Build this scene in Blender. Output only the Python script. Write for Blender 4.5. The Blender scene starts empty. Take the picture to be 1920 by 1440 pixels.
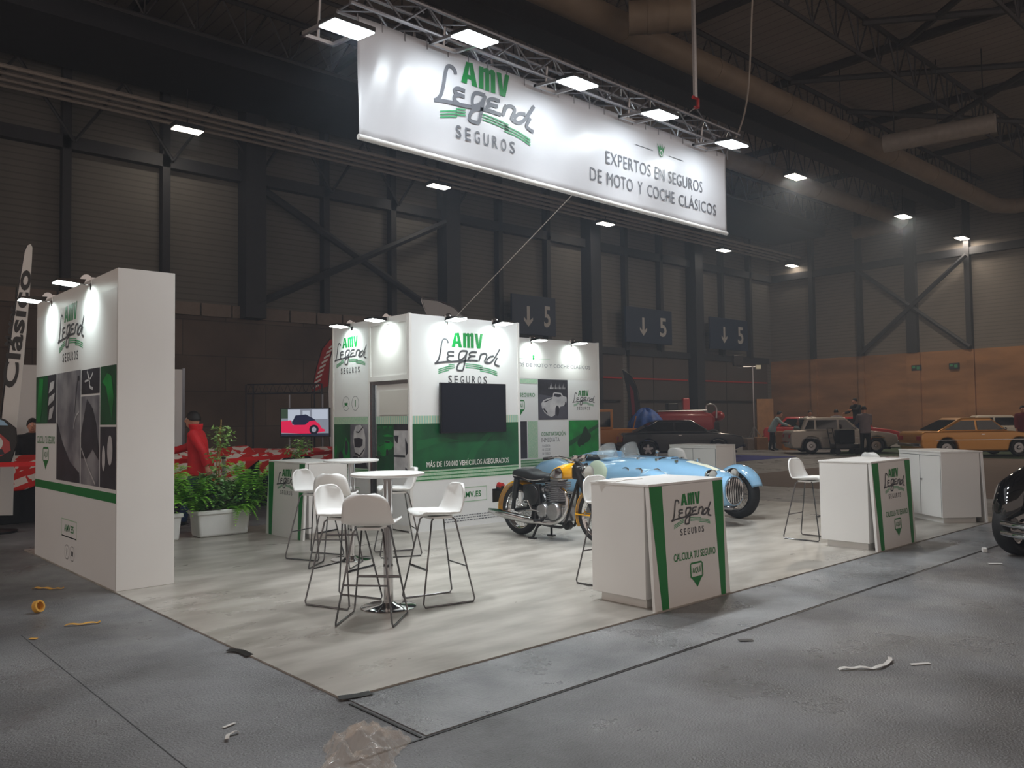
import bpy, bmesh, math, random
from math import sin, cos, pi, radians, sqrt, atan2
from mathutils import Vector as V, Matrix, noise as mnoise
random.seed(7)
S = bpy.context.scene
COL = S.collection

# ------------------------------------------------------------------ camera, world, exposure
CAM_H = 1.56
cam = bpy.data.cameras.new('camera')
cam.sensor_width = 36.0
cam.lens = 36.0 * 1542.5 / 1920.0
cam.clip_end = 300
cam_o = bpy.data.objects.new('camera', cam)
COL.objects.link(cam_o)
_y, _p, _r = radians(47.645), radians(2.331), radians(-0.733)
_f = V((cos(_y) * cos(_p), sin(_y) * cos(_p), sin(_p)))
_rt = V((sin(_y), -cos(_y), 0)); _up = _rt.cross(_f)
_r2 = _rt * cos(_r) + _up * sin(_r); _u2 = -_rt * sin(_r) + _up * cos(_r)
_m = Matrix((_r2, _u2, -_f)).transposed().to_4x4()
_m.translation = (0, 0, CAM_H)
cam_o.matrix_world = _m
S.camera = cam_o

W = bpy.data.worlds.new('hall_ambient'); S.world = W; W.use_nodes = True
W.node_tree.nodes['Background'].inputs[0].default_value = (1.0, 0.83, 0.74, 1)
W.node_tree.nodes['Background'].inputs[1].default_value = 0.60
vs = S.view_settings
S.display_settings.display_device = 'sRGB'
vs.view_transform = 'Standard'; vs.look = 'None'; vs.gamma = 1; vs.exposure = 0.0
vs.use_curve_mapping = False

FLOOD_W = 335.0     # watts of each floodlight on the banner truss
SPOT_W = 24.0       # watts of each arm lamp
HALL_W = 22.0      # watts of each high-bay lamp

# ------------------------------------------------------------------ materials
def lin(c):
    return tuple((x / 255 / 12.92) if x / 255 <= .04045 else ((x / 255 + .055) / 1.055) ** 2.4 for x in c)
def mat(name, rgb, rough=.5, metal=0, noise=0, scale=6, bump=0, bscale=60, spec=.5, emit=0, alpha=1, coat=0, trans=0, rgb2=None, stretch=None, ntype='noise'):
    m = bpy.data.materials.new(name); m.use_nodes = True
    nt = m.node_tree; b = nt.nodes['Principled BSDF']
    c = lin(rgb)
    b.inputs['Base Color'].default_value = (*c, 1)
    b.inputs['Roughness'].default_value = rough; b.inputs['Metallic'].default_value = metal
    b.inputs['Specular IOR Level'].default_value = spec
    b.inputs['Coat Weight'].default_value = coat; b.inputs['Coat Roughness'].default_value = .04
    b.inputs['Transmission Weight'].default_value = trans
    b.inputs['Alpha'].default_value = alpha
    if emit:
        b.inputs['Emission Color'].default_value = (*c, 1); b.inputs['Emission Strength'].default_value = emit
    tc = nt.nodes.new('ShaderNodeTexCoord')
    src = tc.outputs['Object']
    if stretch:
        mp = nt.nodes.new('ShaderNodeMapping'); mp.inputs['Scale'].default_value = stretch
        nt.links.new(src, mp.inputs[0]); src = mp.outputs[0]
    if noise or rgb2:
        n = nt.nodes.new('ShaderNodeTexNoise'); n.inputs['Scale'].default_value = scale; n.inputs['Detail'].default_value = 5
        nt.links.new(src, n.inputs['Vector'])
        r = nt.nodes.new('ShaderNodeValToRGB')
        c2 = lin(rgb2) if rgb2 else tuple(min(1, x * (1 + noise)) for x in c)
        c1 = c if rgb2 else tuple(x * (1 - noise) for x in c)
        r.color_ramp.elements[0].position = .35; r.color_ramp.elements[1].position = .65
        r.color_ramp.elements[0].color = (*c1, 1); r.color_ramp.elements[1].color = (*c2, 1)
        nt.links.new(n.outputs[0], r.inputs[0]); nt.links.new(r.outputs[0], b.inputs['Base Color'])
    if bump:
        n2 = nt.nodes.new('ShaderNodeTexNoise'); n2.inputs['Scale'].default_value = bscale; n2.inputs['Detail'].default_value = 3
        nt.links.new(src, n2.inputs['Vector'])
        bp = nt.nodes.new('ShaderNodeBump'); bp.inputs['Strength'].default_value = bump; bp.inputs['Distance'].default_value = .01
        nt.links.new(n2.outputs[0], bp.inputs['Height']); nt.links.new(bp.outputs[0], b.inputs['Normal'])
    return m
def worn(m, scale, lo, hi, sx=1.0):
    nt = m.node_tree; b = nt.nodes['Principled BSDF']; tc = nt.nodes.new('ShaderNodeTexCoord'); mp = nt.nodes.new('ShaderNodeMapping'); mp.inputs['Scale'].default_value = (sx, 1, 1)
    n = nt.nodes.new('ShaderNodeTexNoise'); n.inputs['Scale'].default_value = scale; n.inputs['Detail'].default_value = 8; n.inputs['Roughness'].default_value = .65
    r = nt.nodes.new('ShaderNodeMapRange'); r.inputs[1].default_value = .35; r.inputs[2].default_value = .65; r.inputs[3].default_value = lo; r.inputs[4].default_value = hi
    nt.links.new(tc.outputs['Object'], mp.inputs[0]); nt.links.new(mp.outputs[0], n.inputs['Vector']); nt.links.new(n.outputs[0], r.inputs[0]); nt.links.new(r.outputs[0], b.inputs['Roughness'])
    return m
def glow(name, rgb, strength):
    m = bpy.data.materials.new(name); m.use_nodes = True
    nt = m.node_tree; nt.nodes.clear()
    e = nt.nodes.new('ShaderNodeEmission'); e.inputs[0].default_value = (*lin(rgb), 1); e.inputs[1].default_value = strength
    o = nt.nodes.new('ShaderNodeOutputMaterial'); nt.links.new(e.outputs[0], o.inputs[0])
    return m
def striped(name, rgb, rgb2, axis, period, width, rough=.6, bumpy=0):
    """thin parallel grooves or bands every <period> metres along one axis"""
    m = mat(name, rgb, rough, noise=.06, scale=.8); nt = m.node_tree; b = nt.nodes['Principled BSDF']
    tc = nt.nodes.new('ShaderNodeTexCoord'); sp = nt.nodes.new('ShaderNodeSeparateXYZ'); nt.links.new(tc.outputs['Object'], sp.inputs[0])
    md = nt.nodes.new('ShaderNodeMath'); md.operation = 'PINGPONG'; md.inputs[1].default_value = period / 2
    nt.links.new(sp.outputs[axis], md.inputs[0])
    lt = nt.nodes.new('ShaderNodeMath'); lt.operation = 'LESS_THAN'; lt.inputs[1].default_value = width / 2
    nt.links.new(md.outputs[0], lt.inputs[0])
    mx = nt.nodes.new('ShaderNodeMix'); mx.data_type = 'RGBA'
    old = b.inputs['Base Color'].links[0].from_socket
    nt.links.new(old, mx.inputs[6]); mx.inputs[7].default_value = (*lin(rgb2), 1); nt.links.new(lt.outputs[0], mx.inputs[0])
    nt.links.new(mx.outputs[2], b.inputs['Base Color'])
    return m

M = {}
M['white'] = mat('white_laminate', (226, 225, 222), .45, noise=.015, scale=2)
M['wgraphic'] = mat('white_print', (228, 230, 230), .5, noise=.012, scale=1.5)
M['wplastic'] = mat('white_plastic', (232, 232, 230), .32)
M['pad'] = mat('white_seat_pad', (228, 226, 222), .6)
M['leg'] = mat('chrome_dark_reflection', (112, 112, 114), .14, 1)  # plain chrome, with the dark hall's reflection put into its colour
M['chrome'] = mat('chrome', (205, 205, 205), .08, 1)
M['steel'] = mat('brushed_steel', (170, 170, 172), .3, 1, noise=.06, scale=30)
M['alu'] = mat('aluminium_truss', (150, 150, 155), .35, .9, noise=.05)
M['black'] = mat('black_paint', (22, 22, 24), .35, noise=.1)
M['blackgloss'] = mat('black_gloss', (8, 8, 9), .06, coat=1)
M['rubber'] = mat('tyre_rubber', (30, 30, 31), .7, noise=.15, scale=25, bump=.25, bscale=90)
M['leather'] = mat('black_leather', (30, 31, 33), .45, bump=.15, bscale=120)
M['green'] = mat('green_vinyl', (0, 120, 50), .45, noise=.03)
M['logogreen'] = mat('logo_green', (0, 132, 58), .45, noise=.03)
M['palegreen'] = mat('pale_green_print', (150, 195, 165), .5, noise=.12, scale=40, rgb2=(185, 205, 180))
M['midgreen'] = mat('stripe_green', (70, 160, 110), .5, noise=.02)
M['ink'] = mat('dark_grey_ink', (72, 74, 78), .5, noise=.03)
M['greyink'] = mat('grey_ink', (105, 108, 116), .5, noise=.03)
M['dgreen'] = mat('dark_green_photo', (8, 62, 36), .42, noise=0, scale=2.4, rgb2=(12, 92, 48))
M['brightgreen'] = mat('bright_green_photo', (0, 110, 44), .45, rgb2=(0, 150, 60), scale=3)
M['photodark'] = mat('dark_photo', (34, 35, 42), .45, rgb2=(52, 53, 62), scale=4)
M['photogrey'] = mat('grey_photo', (150, 150, 155), .45, rgb2=(95, 95, 104), scale=3)
M['photolight'] = mat('light_photo', (205, 205, 206), .45, rgb2=(170, 170, 174), scale=5)
M['screen'] = mat('television_screen', (16, 21, 32), .3, spec=.3)
M['yellow'] = mat('yellow_paint', (244, 178, 10), .18, coat=.8)
M['blue'] = mat('pale_blue_paint', (140, 186, 220), .16, coat=.8, noise=.02)
M['cream'] = mat('cream_paint', (222, 222, 200), .3)
M['mint'] = mat('pale_mint_paint', (205, 222, 200), .35)
M['glass'] = mat('clear_glass', (215, 222, 222), .03, trans=.0, alpha=.22, spec=.8)
M['darkglass'] = mat('dark_window_glass', (14, 15, 17), .04, spec=.8)
M['lens'] = mat('headlamp_glass', (190, 195, 192), .12, .3)
M['fern'] = mat('fern_leaf', (118, 190, 56), .5, rgb2=(168, 226, 88), scale=9)
M['leaf'] = mat('dark_leaf', (74, 126, 62), .4, rgb2=(128, 172, 100), scale=12)
M['leaf2'] = mat('light_leaf', (130, 172, 92), .4, rgb2=(172, 204, 130), scale=14)
M['bark'] = mat('wooden_stake', (150, 120, 70), .7, noise=.15, scale=20)
M['planter'] = mat('white_planter', (222, 224, 222), .5, noise=.03, scale=5)
M['soil'] = mat('dark_soil', (45, 35, 26), .9, noise=.3, scale=30)
M['redjacket'] = mat('red_jacket_cloth', (205, 18, 28), .65, noise=.08, scale=9)
M['denim'] = mat('blue_denim', (38, 56, 98), .8, noise=.12, scale=30)
M['skin'] = mat('skin', (196, 142, 116), .5, noise=.05, scale=12)
M['hair'] = mat('dark_hair', (28, 22, 20), .6, noise=.2, scale=60)
M['darkcloth'] = mat('dark_cloth', (22, 23, 27), .85, noise=.1)
M['paleshirt'] = mat('pale_shirt', (150, 172, 178), .8, noise=.06)
M['greyshirt'] = mat('grey_shirt', (120, 112, 116), .8, noise=.06)
M['red'] = mat('red_paint', (170, 18, 20), .3, coat=.5)
M['tape'] = mat('red_ribbon', (214, 24, 24), .6, noise=.05)
M['orange'] = mat('orange_yellow_paint', (206, 132, 38), .3, coat=.4)
M['tarp'] = mat('blue_tarpaulin', (38, 86, 168), .55, noise=.2, scale=5)
M['darkcar'] = mat('dark_grey_car_paint', (40, 42, 44), .18, coat=.8)
M['silvercar'] = mat('silver_car_paint', (172, 166, 158), .3, .3, coat=.4)
M['goldcar'] = mat('gold_bronze_paint', (206, 148, 74), .28, .45, coat=.5)
M['whitecar'] = mat('white_car_paint', (222, 214, 200), .3, coat=.4)
M['plastic'] = mat('crumpled_clear_plastic', (240, 230, 218), .13, spec=1, alpha=.34, bump=.5, bscale=30)
M['masking'] = mat('yellow_masking_tape', (214, 160, 66), .7, noise=.1)
M['paper'] = mat('white_paper', (222, 220, 216), .7, noise=.03)
M['maroon'] = mat('dark_red_fabric', (104, 20, 34), .8, noise=.1)
M['darksteel'] = mat('dark_painted_steel', (40, 42, 48), .6, noise=.1)
M['roofsteel'] = mat('roof_steel', (58, 56, 58), .6, noise=.1)
M['duct'] = mat('beige_duct', (132, 116, 98), .55, noise=.08, scale=2)
M['pipe'] = mat('pale_pipe', (158, 150, 142), .5, noise=.08)
M['navy'] = mat('navy_sign', (22, 40, 66), .5, noise=.05)
M['signgrey'] = mat('grey_sign_print', (176, 176, 176), .6)
M['cardboard'] = mat('cardboard', (150, 112, 76), .85, noise=.12, scale=4)
M['concrete_block'] = mat('concrete_blocks', (124, 112, 104), .85, noise=.06)

# ------------------------------------------------------------------ object helpers
def tag(o, label=None, cat=None, group=None, kind=None):
    if label: o['label'] = label
    if cat: o['category'] = cat
    if group: o['group'] = group
    if kind: o['kind'] = kind
    return o
def T(name, label, cat, loc=(0, 0, 0), rz=0, group=None):
    o = bpy.data.objects.new(name, None); COL.objects.link(o)
    o.location = loc; o.rotation_euler = (0, 0, rz); o.empty_display_size = .2
    return tag(o, label, cat, group)
def copy_tree(o, loc=None, rz=None, label=None, group=None, parent=None):
    c = o.copy(); COL.objects.link(c)
    if parent: c.parent = parent
    if loc is not None: c.location = loc
    if rz is not None: c.rotation_euler = (0, 0, rz)
    if label: c['label'] = label
    if group: c['group'] = group
    for ch in list(KIDS.get(o.name, [])):
        copy_tree(ch, parent=c)
    return c
KIDS = {}
class MB:
    def __init__(s): s.v = []; s.f = []
    def add(s, vs, fs):
        n = len(s.v); s.v += [tuple(p) for p in vs]; s.f += [tuple(i + n for i in f) for f in fs]; return s
    def box(s, x0, x1, y0, y1, z0, z1):
        return s.add([(x0, y0, z0), (x1, y0, z0), (x1, y1, z0), (x0, y1, z0), (x0, y0, z1), (x1, y0, z1), (x1, y1, z1), (x0, y1, z1)],
                     [(3, 2, 1, 0), (4, 5, 6, 7), (0, 1, 5, 4), (1, 2, 6, 5), (2, 3, 7, 6), (3, 0, 4, 7)])
    def hexa(s, b4, t4):
        return s.add(list(b4) + list(t4), [(3, 2, 1, 0), (4, 5, 6, 7), (0, 1, 5, 4), (1, 2, 6, 5), (2, 3, 7, 6), (3, 0, 4, 7)])
    def tube(s, pts, r, n=8, closed=False, caps=True):
        pts = [V(p) for p in pts]; k = len(pts); rs = r if isinstance(r, (list, tuple)) else [r] * k
        rings = []; prev = None
        for i, p in enumerate(pts):
            if closed: d = pts[(i + 1) % k] - pts[i - 1]
            else: d = pts[min(i + 1, k - 1)] - pts[max(i - 1, 0)]
            d.normalize()
            if prev is None:
                a = V((0, 0, 1)) if abs(d.z) < .9 else V((1, 0, 0)); u = d.cross(a).normalized()
            else:
                u = prev - d * prev.dot(d)
                u = u.normalized() if u.length > 1e-6 else d.orthogonal().normalized()
            prev = u; w = d.cross(u)
            rings.append([p + (u * cos(2 * pi * j / n) + w * sin(2 * pi * j / n)) * rs[i] for j in range(n)])
        return s.rings(rings, closed, caps)
    def rings(s, rings, closed=False, caps=True):
        n = len(rings[0]); k = len(rings); vs = [p for r in rings for p in r]; fs = []
        for i in range(k if closed else k - 1):
            a = i * n; b = ((i + 1) % k) * n
            fs += [(a + j, a + (j + 1) % n, b + (j + 1) % n, b + j) for j in range(n)]
        if caps and not closed:
            fs.append(tuple(range(n))[::-1]); fs.append(tuple((k - 1) * n + j for j in range(n)))
        return s.add(vs, fs)
    def lathe(s, prof, n=24, c=(0, 0, 0), axis='z'):
        c = V(c); rings = []
        for r, h in prof:
            ring = []
            for j in range(n):
                a = 2 * pi * j / n; x, y = r * cos(a), r * sin(a)
                ring.append(c + (V((x, y, h)) if axis == 'z' else V((x, h, y)) if axis == 'y' else V((h, x, y))))
            rings.append(ring)
        return s.rings(rings)
    def ell(s, c, r, nu=14, nv=9):
        c = V(c); r = r if isinstance(r, (tuple, list)) else (r, r, r)
        rings = [[c + V((r[0] * cos(2 * pi * j / nu) * sin(pi * i / nv), r[1] * sin(2 * pi * j / nu) * sin(pi * i / nv), -r[2] * cos(pi * i / nv))) for j in range(nu)] for i in range(nv + 1)]
        rings[0] = [p + V((0, 0, 0)) + (p - c) * 0 for p in rings[0]]
        return s.rings(rings, caps=False)
    def grid(s, fn, nu, nv):
        vs = [fn(i / nu, j / nv) for i in range(nu + 1) for j in range(nv + 1)]
        return s.add(vs, [(i * (nv + 1) + j, (i + 1) * (nv + 1) + j, (i + 1) * (nv + 1) + j + 1, i * (nv + 1) + j + 1) for i in range(nu) for j in range(nv)])
    def prism(s, pts, d):
        """polygon of 3-D points thickened by the vector d"""
        n = len(pts); d = V(d); a = [V(p) for p in pts]
        return s.add(a + [p + d for p in a], [tuple(range(n))[::-1], tuple(range(n, 2 * n))] + [(i, (i + 1) % n, n + (i + 1) % n, n + i) for i in range(n)])
    def build(s, name, m, parent=None, smooth=False, bevel=0, solid=0, sub=0, seg=2, label=None):
        me = bpy.data.meshes.new(name); me.from_pydata(s.v, [], s.f)
        bm = bmesh.new(); bm.from_mesh(me); bmesh.ops.recalc_face_normals(bm, faces=bm.faces); bm.to_mesh(me); bm.free()
        me.materials.append(M[m] if isinstance(m, str) else m)
        if smooth:
            me.polygons.foreach_set('use_smooth', [True] * len(me.polygons))
            try: me.set_sharp_from_angle(angle=radians(42))
            except Exception: pass
        me.update()
        o = bpy.data.objects.new(name, me); COL.objects.link(o)
        if parent: o.parent = parent; KIDS.setdefault(parent.name, []).append(o)
        if solid:
            md = o.modifiers.new('s', 'SOLIDIFY'); md.thickness = solid; md.offset = 0
        if bevel:
            md = o.modifiers.new('b', 'BEVEL'); md.width = bevel; md.segments = seg; md.limit_method = 'ANGLE'; md.angle_limit = radians(40)
        if sub:
            md = o.modifiers.new('u', 'SUBSURF'); md.levels = md.render_levels = sub
        if label: o['label'] = label
        return o
def smoothpath(pts, n=6):
    pts = [V(p) for p in pts]; out = []
    for i in range(len(pts) - 1):
        p0 = pts[max(i - 1, 0)]; p1 = pts[i]; p2 = pts[i + 1]; p3 = pts[min(i + 2, len(pts) - 1)]
        for k in range(n):
            t = k / n
            out.append(.5 * ((2 * p1) + (p2 - p0) * t + (2 * p0 - 5 * p1 + 4 * p2 - p3) * t * t + (3 * p1 - p0 - 3 * p2 + p3) * t ** 3))
    out.append(pts[-1]); return out
class Frame:
    """a flat face seen from outside: origin, direction to its right, direction up"""
    def __init__(s, o, r, u=(0, 0, 1)):
        s.o = V(o); s.r = V(r).normalized(); s.u = V(u).normalized(); s.n = s.r.cross(s.u)
    def p(s, x, z, off=0): return s.o + s.r * x + s.u * z + s.n * off
    def sub(s, x, z, off=0): return Frame(s.p(x, z, off), s.r, s.u)
def decal(parent, name, fr, polys, m, off=.002, label=None):
    b = MB()
    for i, pts in enumerate(polys): b.add([fr.p(x, z, off + (i * 8e-5 if len(polys) <= 16 else 0)) for x, z in pts], [tuple(range(len(pts)))])
    return b.build(name, m, parent, label=label)
def rect(x0, z0, x1, z1): return [(x0, z0), (x1, z0), (x1, z1), (x0, z1)]
def ovalpts(cx, cz, rx, rz, n=28): return [(cx + rx * cos(2 * pi * i / n), cz + rz * sin(2 * pi * i / n)) for i in range(n)]
def stroke_polys(pts, w, n=6, smooth=True, closed=False):
    P = [(q.x, q.y) for q in smoothpath([(a, b, 0) for a, b in pts], n)] if smooth else list(pts)
    if closed: P = P + [P[0]]
    L = []; R = []
    for i, (x, z) in enumerate(P):
        x0, z0 = P[max(i - 1, 0)]; x1, z1 = P[min(i + 1, len(P) - 1)]
        if closed and i in (0, len(P) - 1): x0, z0 = P[-2]; x1, z1 = P[1]
        dx, dz = x1 - x0, z1 - z0; l = sqrt(dx * dx + dz * dz) or 1
        L.append((x - dz / l * w / 2, z + dx / l * w / 2)); R.append((x + dz / l * w / 2, z - dx / l * w / 2))
    return [[L[i], R[i], R[i + 1], L[i + 1]] for i in range(len(P) - 1)]
_TX = {}
def textmesh(txt, bold=0):
    key = (txt, bold)
    if key not in _TX:
        cu = bpy.data.curves.new('t', 'FONT'); cu.body = txt; cu.offset = bold; cu.resolution_u = 3; cu.space_character = 1.06
        o = bpy.data.objects.new('t', cu); COL.objects.link(o)
        dg = bpy.context.evaluated_depsgraph_get(); dg.update()
        me = bpy.data.meshes.new_from_object(o.evaluated_get(dg))
        vs = [tuple(v.co) for v in me.vertices]; fs = [tuple(p.vertices) for p in me.polygons]
        bpy.data.objects.remove(o); bpy.data.curves.remove(cu); bpy.data.meshes.remove(me)
        xs = [v[0] for v in vs]; ys = [v[1] for v in vs]; x0, x1, y0, y1 = min(xs), max(xs), min(ys), max(ys)
        _TX[key] = ([((v[0] - x0) / (x1 - x0), (v[1] - y0) / (y1 - y0)) for v in vs], fs)
    return _TX[key]
def words(parent, name, txt, fr, x0, z0, w, h, m, bold=.01, off=.003):
    ws = txt.split(); lens = [sum(.45 if ch in 'I' else 1.25 if ch in 'M' else 1 for ch in q) for q in ws]; k = w / (sum(lens) + .62 * (len(ws) - 1)); x = x0
    for q, l in zip(ws, lens):
        text(parent, name, q, fr, x, z0, (l - .18) * k, h * (1.22 if 'Á' in q else 1), m, bold, off); x += (l + .62) * k
def text(parent, name, txt, fr, x0, z0, w, h, m, bold=.01, off=.003, bend=None, label=None):
    vs, fs = textmesh(txt, bold); b = MB()
    b.add([fr.p(x0 + a * w, z0 + c * h, off) for a, c in vs], fs)
    return b.build(name, m, parent, label=label)

# ------------------------------------------------------------------ the insurance logo (built from polygons and pen strokes)
def _lg(x, y): return ((x - 275) * 2.086e-3, (1030 - (y + .113 * (x - 275))) * 1.19e-3)
SCRIPT = [[(388, 768), (384, 738), (366, 722), (345, 735), (333, 790), (322, 890), (305, 980), (280, 1028)],
          [(272, 1032), (300, 1018), (360, 998), (430, 982), (500, 962), (560, 945)],
          [(440, 866), (405, 866), (384, 885), (386, 905), (402, 914), (438, 910)], [(402, 914), (380, 945), (386, 972), (405, 985)],
          [(555, 833), (505, 842), (484, 880), (480, 935), (492, 952), (530, 912), (555, 838)],
          [(556, 833), (542, 905), (518, 1058), (500, 1076), (472, 1078), (462, 1062), (474, 1010), (500, 975), (560, 945), (650, 934)],
          [(642, 830), (598, 836), (574, 862), (578, 880), (594, 886), (630, 880)], [(594, 886), (568, 915), (566, 938), (585, 946)],
          [(682, 838), (672, 885), (660, 935)], [(668, 880), (690, 845), (715, 832), (732, 842), (728, 880), (714, 925), (724, 944), (745, 946)],
          [(800, 848), (765, 862), (738, 900), (734, 932), (752, 944), (785, 912), (820, 840), (856, 750)], [(832, 862), (816, 905), (808, 940), (822, 958), (852, 966)]]
def logo(parent, fr, x, z, w, green='logogreen', ink='ink', word='ink', stripe='midgreen', off=.003, fat=1.0):
    """x, z: left end of the script's base line on the frame; w: width of the script"""
    k = w / 1.21; f2 = fr.sub(x, z)
    sc = lambda P: [(a * k, b * k) for a, b in P]
    A = [[(0, 0), (.07, 0), (.085, .055), (.115, .055), (.12, 0), (.19, 0), (.135, .215), (.062, .2)]]
    a0 = (.30, .247)
    pol = []
    # A
    pol += [[(0, 0), (.065, 0), (.1, .2), (.06, .205)], [(.065 + .06, 0), (.19, 0), (.135, .21), (.09, .205)], [(.055, .05), (.14, .05), (.135, .088), (.06, .088)]]
    # m
    pol += [[(.21, 0), (.265, 0), (.265, .212), (.21, .208)], [(.285, 0), (.335, 0), (.335, .17), (.285, .19)], [(.355, 0), (.41, 0), (.41, .19), (.355, .19)],
            [(.265, .165), (.285, .165), (.335, .165), (.328, .207), (.305, .217), (.265, .2)], [(.335, .165), (.41, .165), (.41, .195), (.39, .219), (.36, .217), (.335, .2)]]
    # V
    pol += [[(.425, .213), (.485, .216), (.508, .045), (.535, 0), (.472, 0)], [(.535, 0), (.588, .222), (.535, .219), (.505, .06), (.49, 0)]]
    decal(parent, 'logo_initials', f2, [sc([(a0[0] + a, a0[1] + b + .02 * 0) for a, b in P]) for P in pol], green, off)
    b = MB()
    for i, st in enumerate(SCRIPT):
        for pts in stroke_polys(sc([_lg(*q) for q in st]), .026 * k * fat, 5): b.add([f2.p(x, z, off + .001 + i * 1.5e-4) for x, z in pts], [tuple(range(len(pts)))])
    b.build('logo_script', ink, parent)
    for side in (0, 1):
        polys = []
        for i in range(3):
            d = -.026 * i
            if side == 0: segs = ([(.06, -.085 + d), (.2, -.045 + d), (.25, -.035 + d)], [(.24, -.015 + d), (.35, .003 + d)])
            else: segs = ([(.55, .014 + d), (.72, .008 + d), (.88, -.012 + d)], [(.82, -.028 + d), (1.0, -.05 + d), (1.16, -.09 + d)])
            for sg in segs: polys += stroke_polys(sc(sg), .013 * k)
        decal(parent, 'logo_stripes', f2, polys, stripe, off)
    # word below, each letter separately spaced
    W8 = 'SEGUROS'; lw = .74 / 7
    b = MB()
    for i, ch in enumerate(W8):
        vs, fs = textmesh(ch, .012)
        b.add([f2.p((.235 + i * lw * 1.03 + a * lw * .62) * k, (-.275 + c * .115) * k, off) for a, c in vs], fs)
    b.build('logo_wordmark', word, parent)
# ------------------------------------------------------------------ the hall
YW, XW, ZC = 31.0, 53.5, 15.6
def struct(o): o['kind'] = 'structure'; return o
# floor: grey concrete with worn, cloudy patches and fine grain
m = worn(mat('hall_floor', (92, 91, 92), .34, rgb2=(136, 137, 139), scale=.9, bump=.9, bscale=75, spec=.6), 1.3, .22, .58)
nt = m.node_tree
M['floor'] = m
struct(MB().box(-14, XW + .4, -14, YW + .4, -.2, 0).build('floor', 'floor'))
struct(MB().box(-14, XW + .4, -14, YW + .4, ZC, ZC + .2).build('ceiling', striped('ceiling_deck', (150, 140, 132), (122, 114, 108), 0, .5, .05, .8)))
# left wall (runs away to the right behind the stand)
M['corr'] = striped('corrugated_panel', (104, 101, 97), (88, 86, 83), 2, .22, .05, .7)
M['corr2'] = striped('corrugated_panel_grey', (100, 98, 97), (86, 84, 83), 2, .22, .05, .7)
def blocks(name, a, b, size, mortar):
    mm = mat(name, a, .85, noise=.05); nt = mm.node_tree; bs = nt.nodes['Principled BSDF']
    tc = nt.nodes.new('ShaderNodeTexCoord'); mp = nt.nodes.new('ShaderNodeMapping'); mp.inputs['Rotation'].default_value = (radians(90), 0, 0)
    nt.links.new(tc.outputs['Object'], mp.inputs[0])
    br = nt.nodes.new('ShaderNodeTexBrick'); nt.links.new(mp.outputs[0], br.inputs['Vector'])
    br.inputs['Color1'].default_value = (*lin(a), 1); br.inputs['Color2'].default_value = (*lin(b), 1); br.inputs['Mortar'].default_value = (*lin(mortar), 1)
    br.inputs['Scale'].default_value = 1; br.inputs['Brick Width'].default_value = size[0]; br.inputs['Row Height'].default_value = size[1]; br.inputs['Mortar Size'].default_value = .02
    n = nt.nodes.new('ShaderNodeTexNoise'); n.inputs['Scale'].default_value = .55; n.inputs['Detail'].default_value = 4; nt.links.new(tc.outputs['Object'], n.inputs['Vector'])
    mx = nt.nodes.new('ShaderNodeMix'); mx.data_type = 'RGBA'; mx.blend_type = 'MULTIPLY'; mx.inputs[0].default_value = .7
    rp = nt.nodes.new('ShaderNodeValToRGB'); rp.color_ramp.elements[0].position = .3; rp.color_ramp.elements[0].color = (.45, .42, .4, 1); rp.color_ramp.elements[1].position = .62; rp.color_ramp.elements[1].color = (1, 1, 1, 1)
    nt.links.new(n.outputs[0], rp.inputs[0]); nt.links.new(br.outputs[0], mx.inputs[6]); nt.links.new(rp.outputs[0], mx.inputs[7]); nt.links.new(mx.outputs[2], bs.inputs['Base Color'])
    return mm
M['wallblock'] = blocks('brown_wall_panels', (112, 98, 88), (98, 86, 78), (3.3, 1.35), (78, 70, 64))
struct(MB().box(-14, XW, YW, YW + .3, 0, ZC).build('wall_left', 'corr'))
struct(MB().box(-14, 23.5, YW - .12, YW, 0, 5.55).build('trim_1', 'wallblock'))
g_ = MB()
for i in range(26):
    x = -8.5 + i * 1.22
    g_.box(x, x + 1.16, YW - .2, YW - .12, 5.56, 6.05)
struct(g_.build('trim_2', 'concrete_block', bevel=.02))
M['wallbrown'] = mat('brown_wall', (168, 122, 82), .8, rgb2=(128, 92, 62), scale=.8, stretch=(1, .35, 1.6))
struct(MB().box(XW, XW + .3, -14, YW, 0, ZC).build('wall_right', striped('corrugated_panel_right', (112, 106, 100), (96, 92, 88), 2, .22, .05, .7)))
struct(MB().box(XW - .12, XW, -14, YW, 0, 5.3).build('trim_3', 'wallbrown'))
struct(MB().box(-14, XW, YW - .35, YW - .01, 10.95, 11.4).build('trim_4', 'darksteel'))
struct(MB().box(XW - .35, XW - .01, -14, YW, 10.95, 11.4).build('trim_5', 'darksteel'))
# steel wall columns
cx = [-5.7, -2.4, .9, 4.2, 7.54, 10.86, 14.16, 17.48, 20.87, 23.98, 27.3, 30.7, 34, 37.1, 40.4, 43.75, 47, 50.4]
for i, x in enumerate(cx):
    wide = (i - 6) % 3 == 0
    w = .42 if wide else .14
    d = .75 if wide else .35
    z0 = 6.05 if x < 22 else (0 if wide else 5.4)
    if wide and x < 22: z0 = 5.56
    o = MB().box(x - w, x + w, YW - d, YW - .001, z0, ZC - .01)
    struct(o.build('wall_column', 'darksteel'))
for i in range(13):
    y = 27.7 - 3.31 * i
    wide = i % 3 == 2
    w = .32 if wide else .15
    struct(MB().box(XW - .4, XW - .001, y - w, y + w, 5.3, ZC - .01).build('wall_column', 'darksteel'))
    struct(MB().box(XW - .3, XW - .1, y - w * 1.3, y + w * 1.3, 0, 5.3).build('wall_pilaster', 'wallbrown'))
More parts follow.
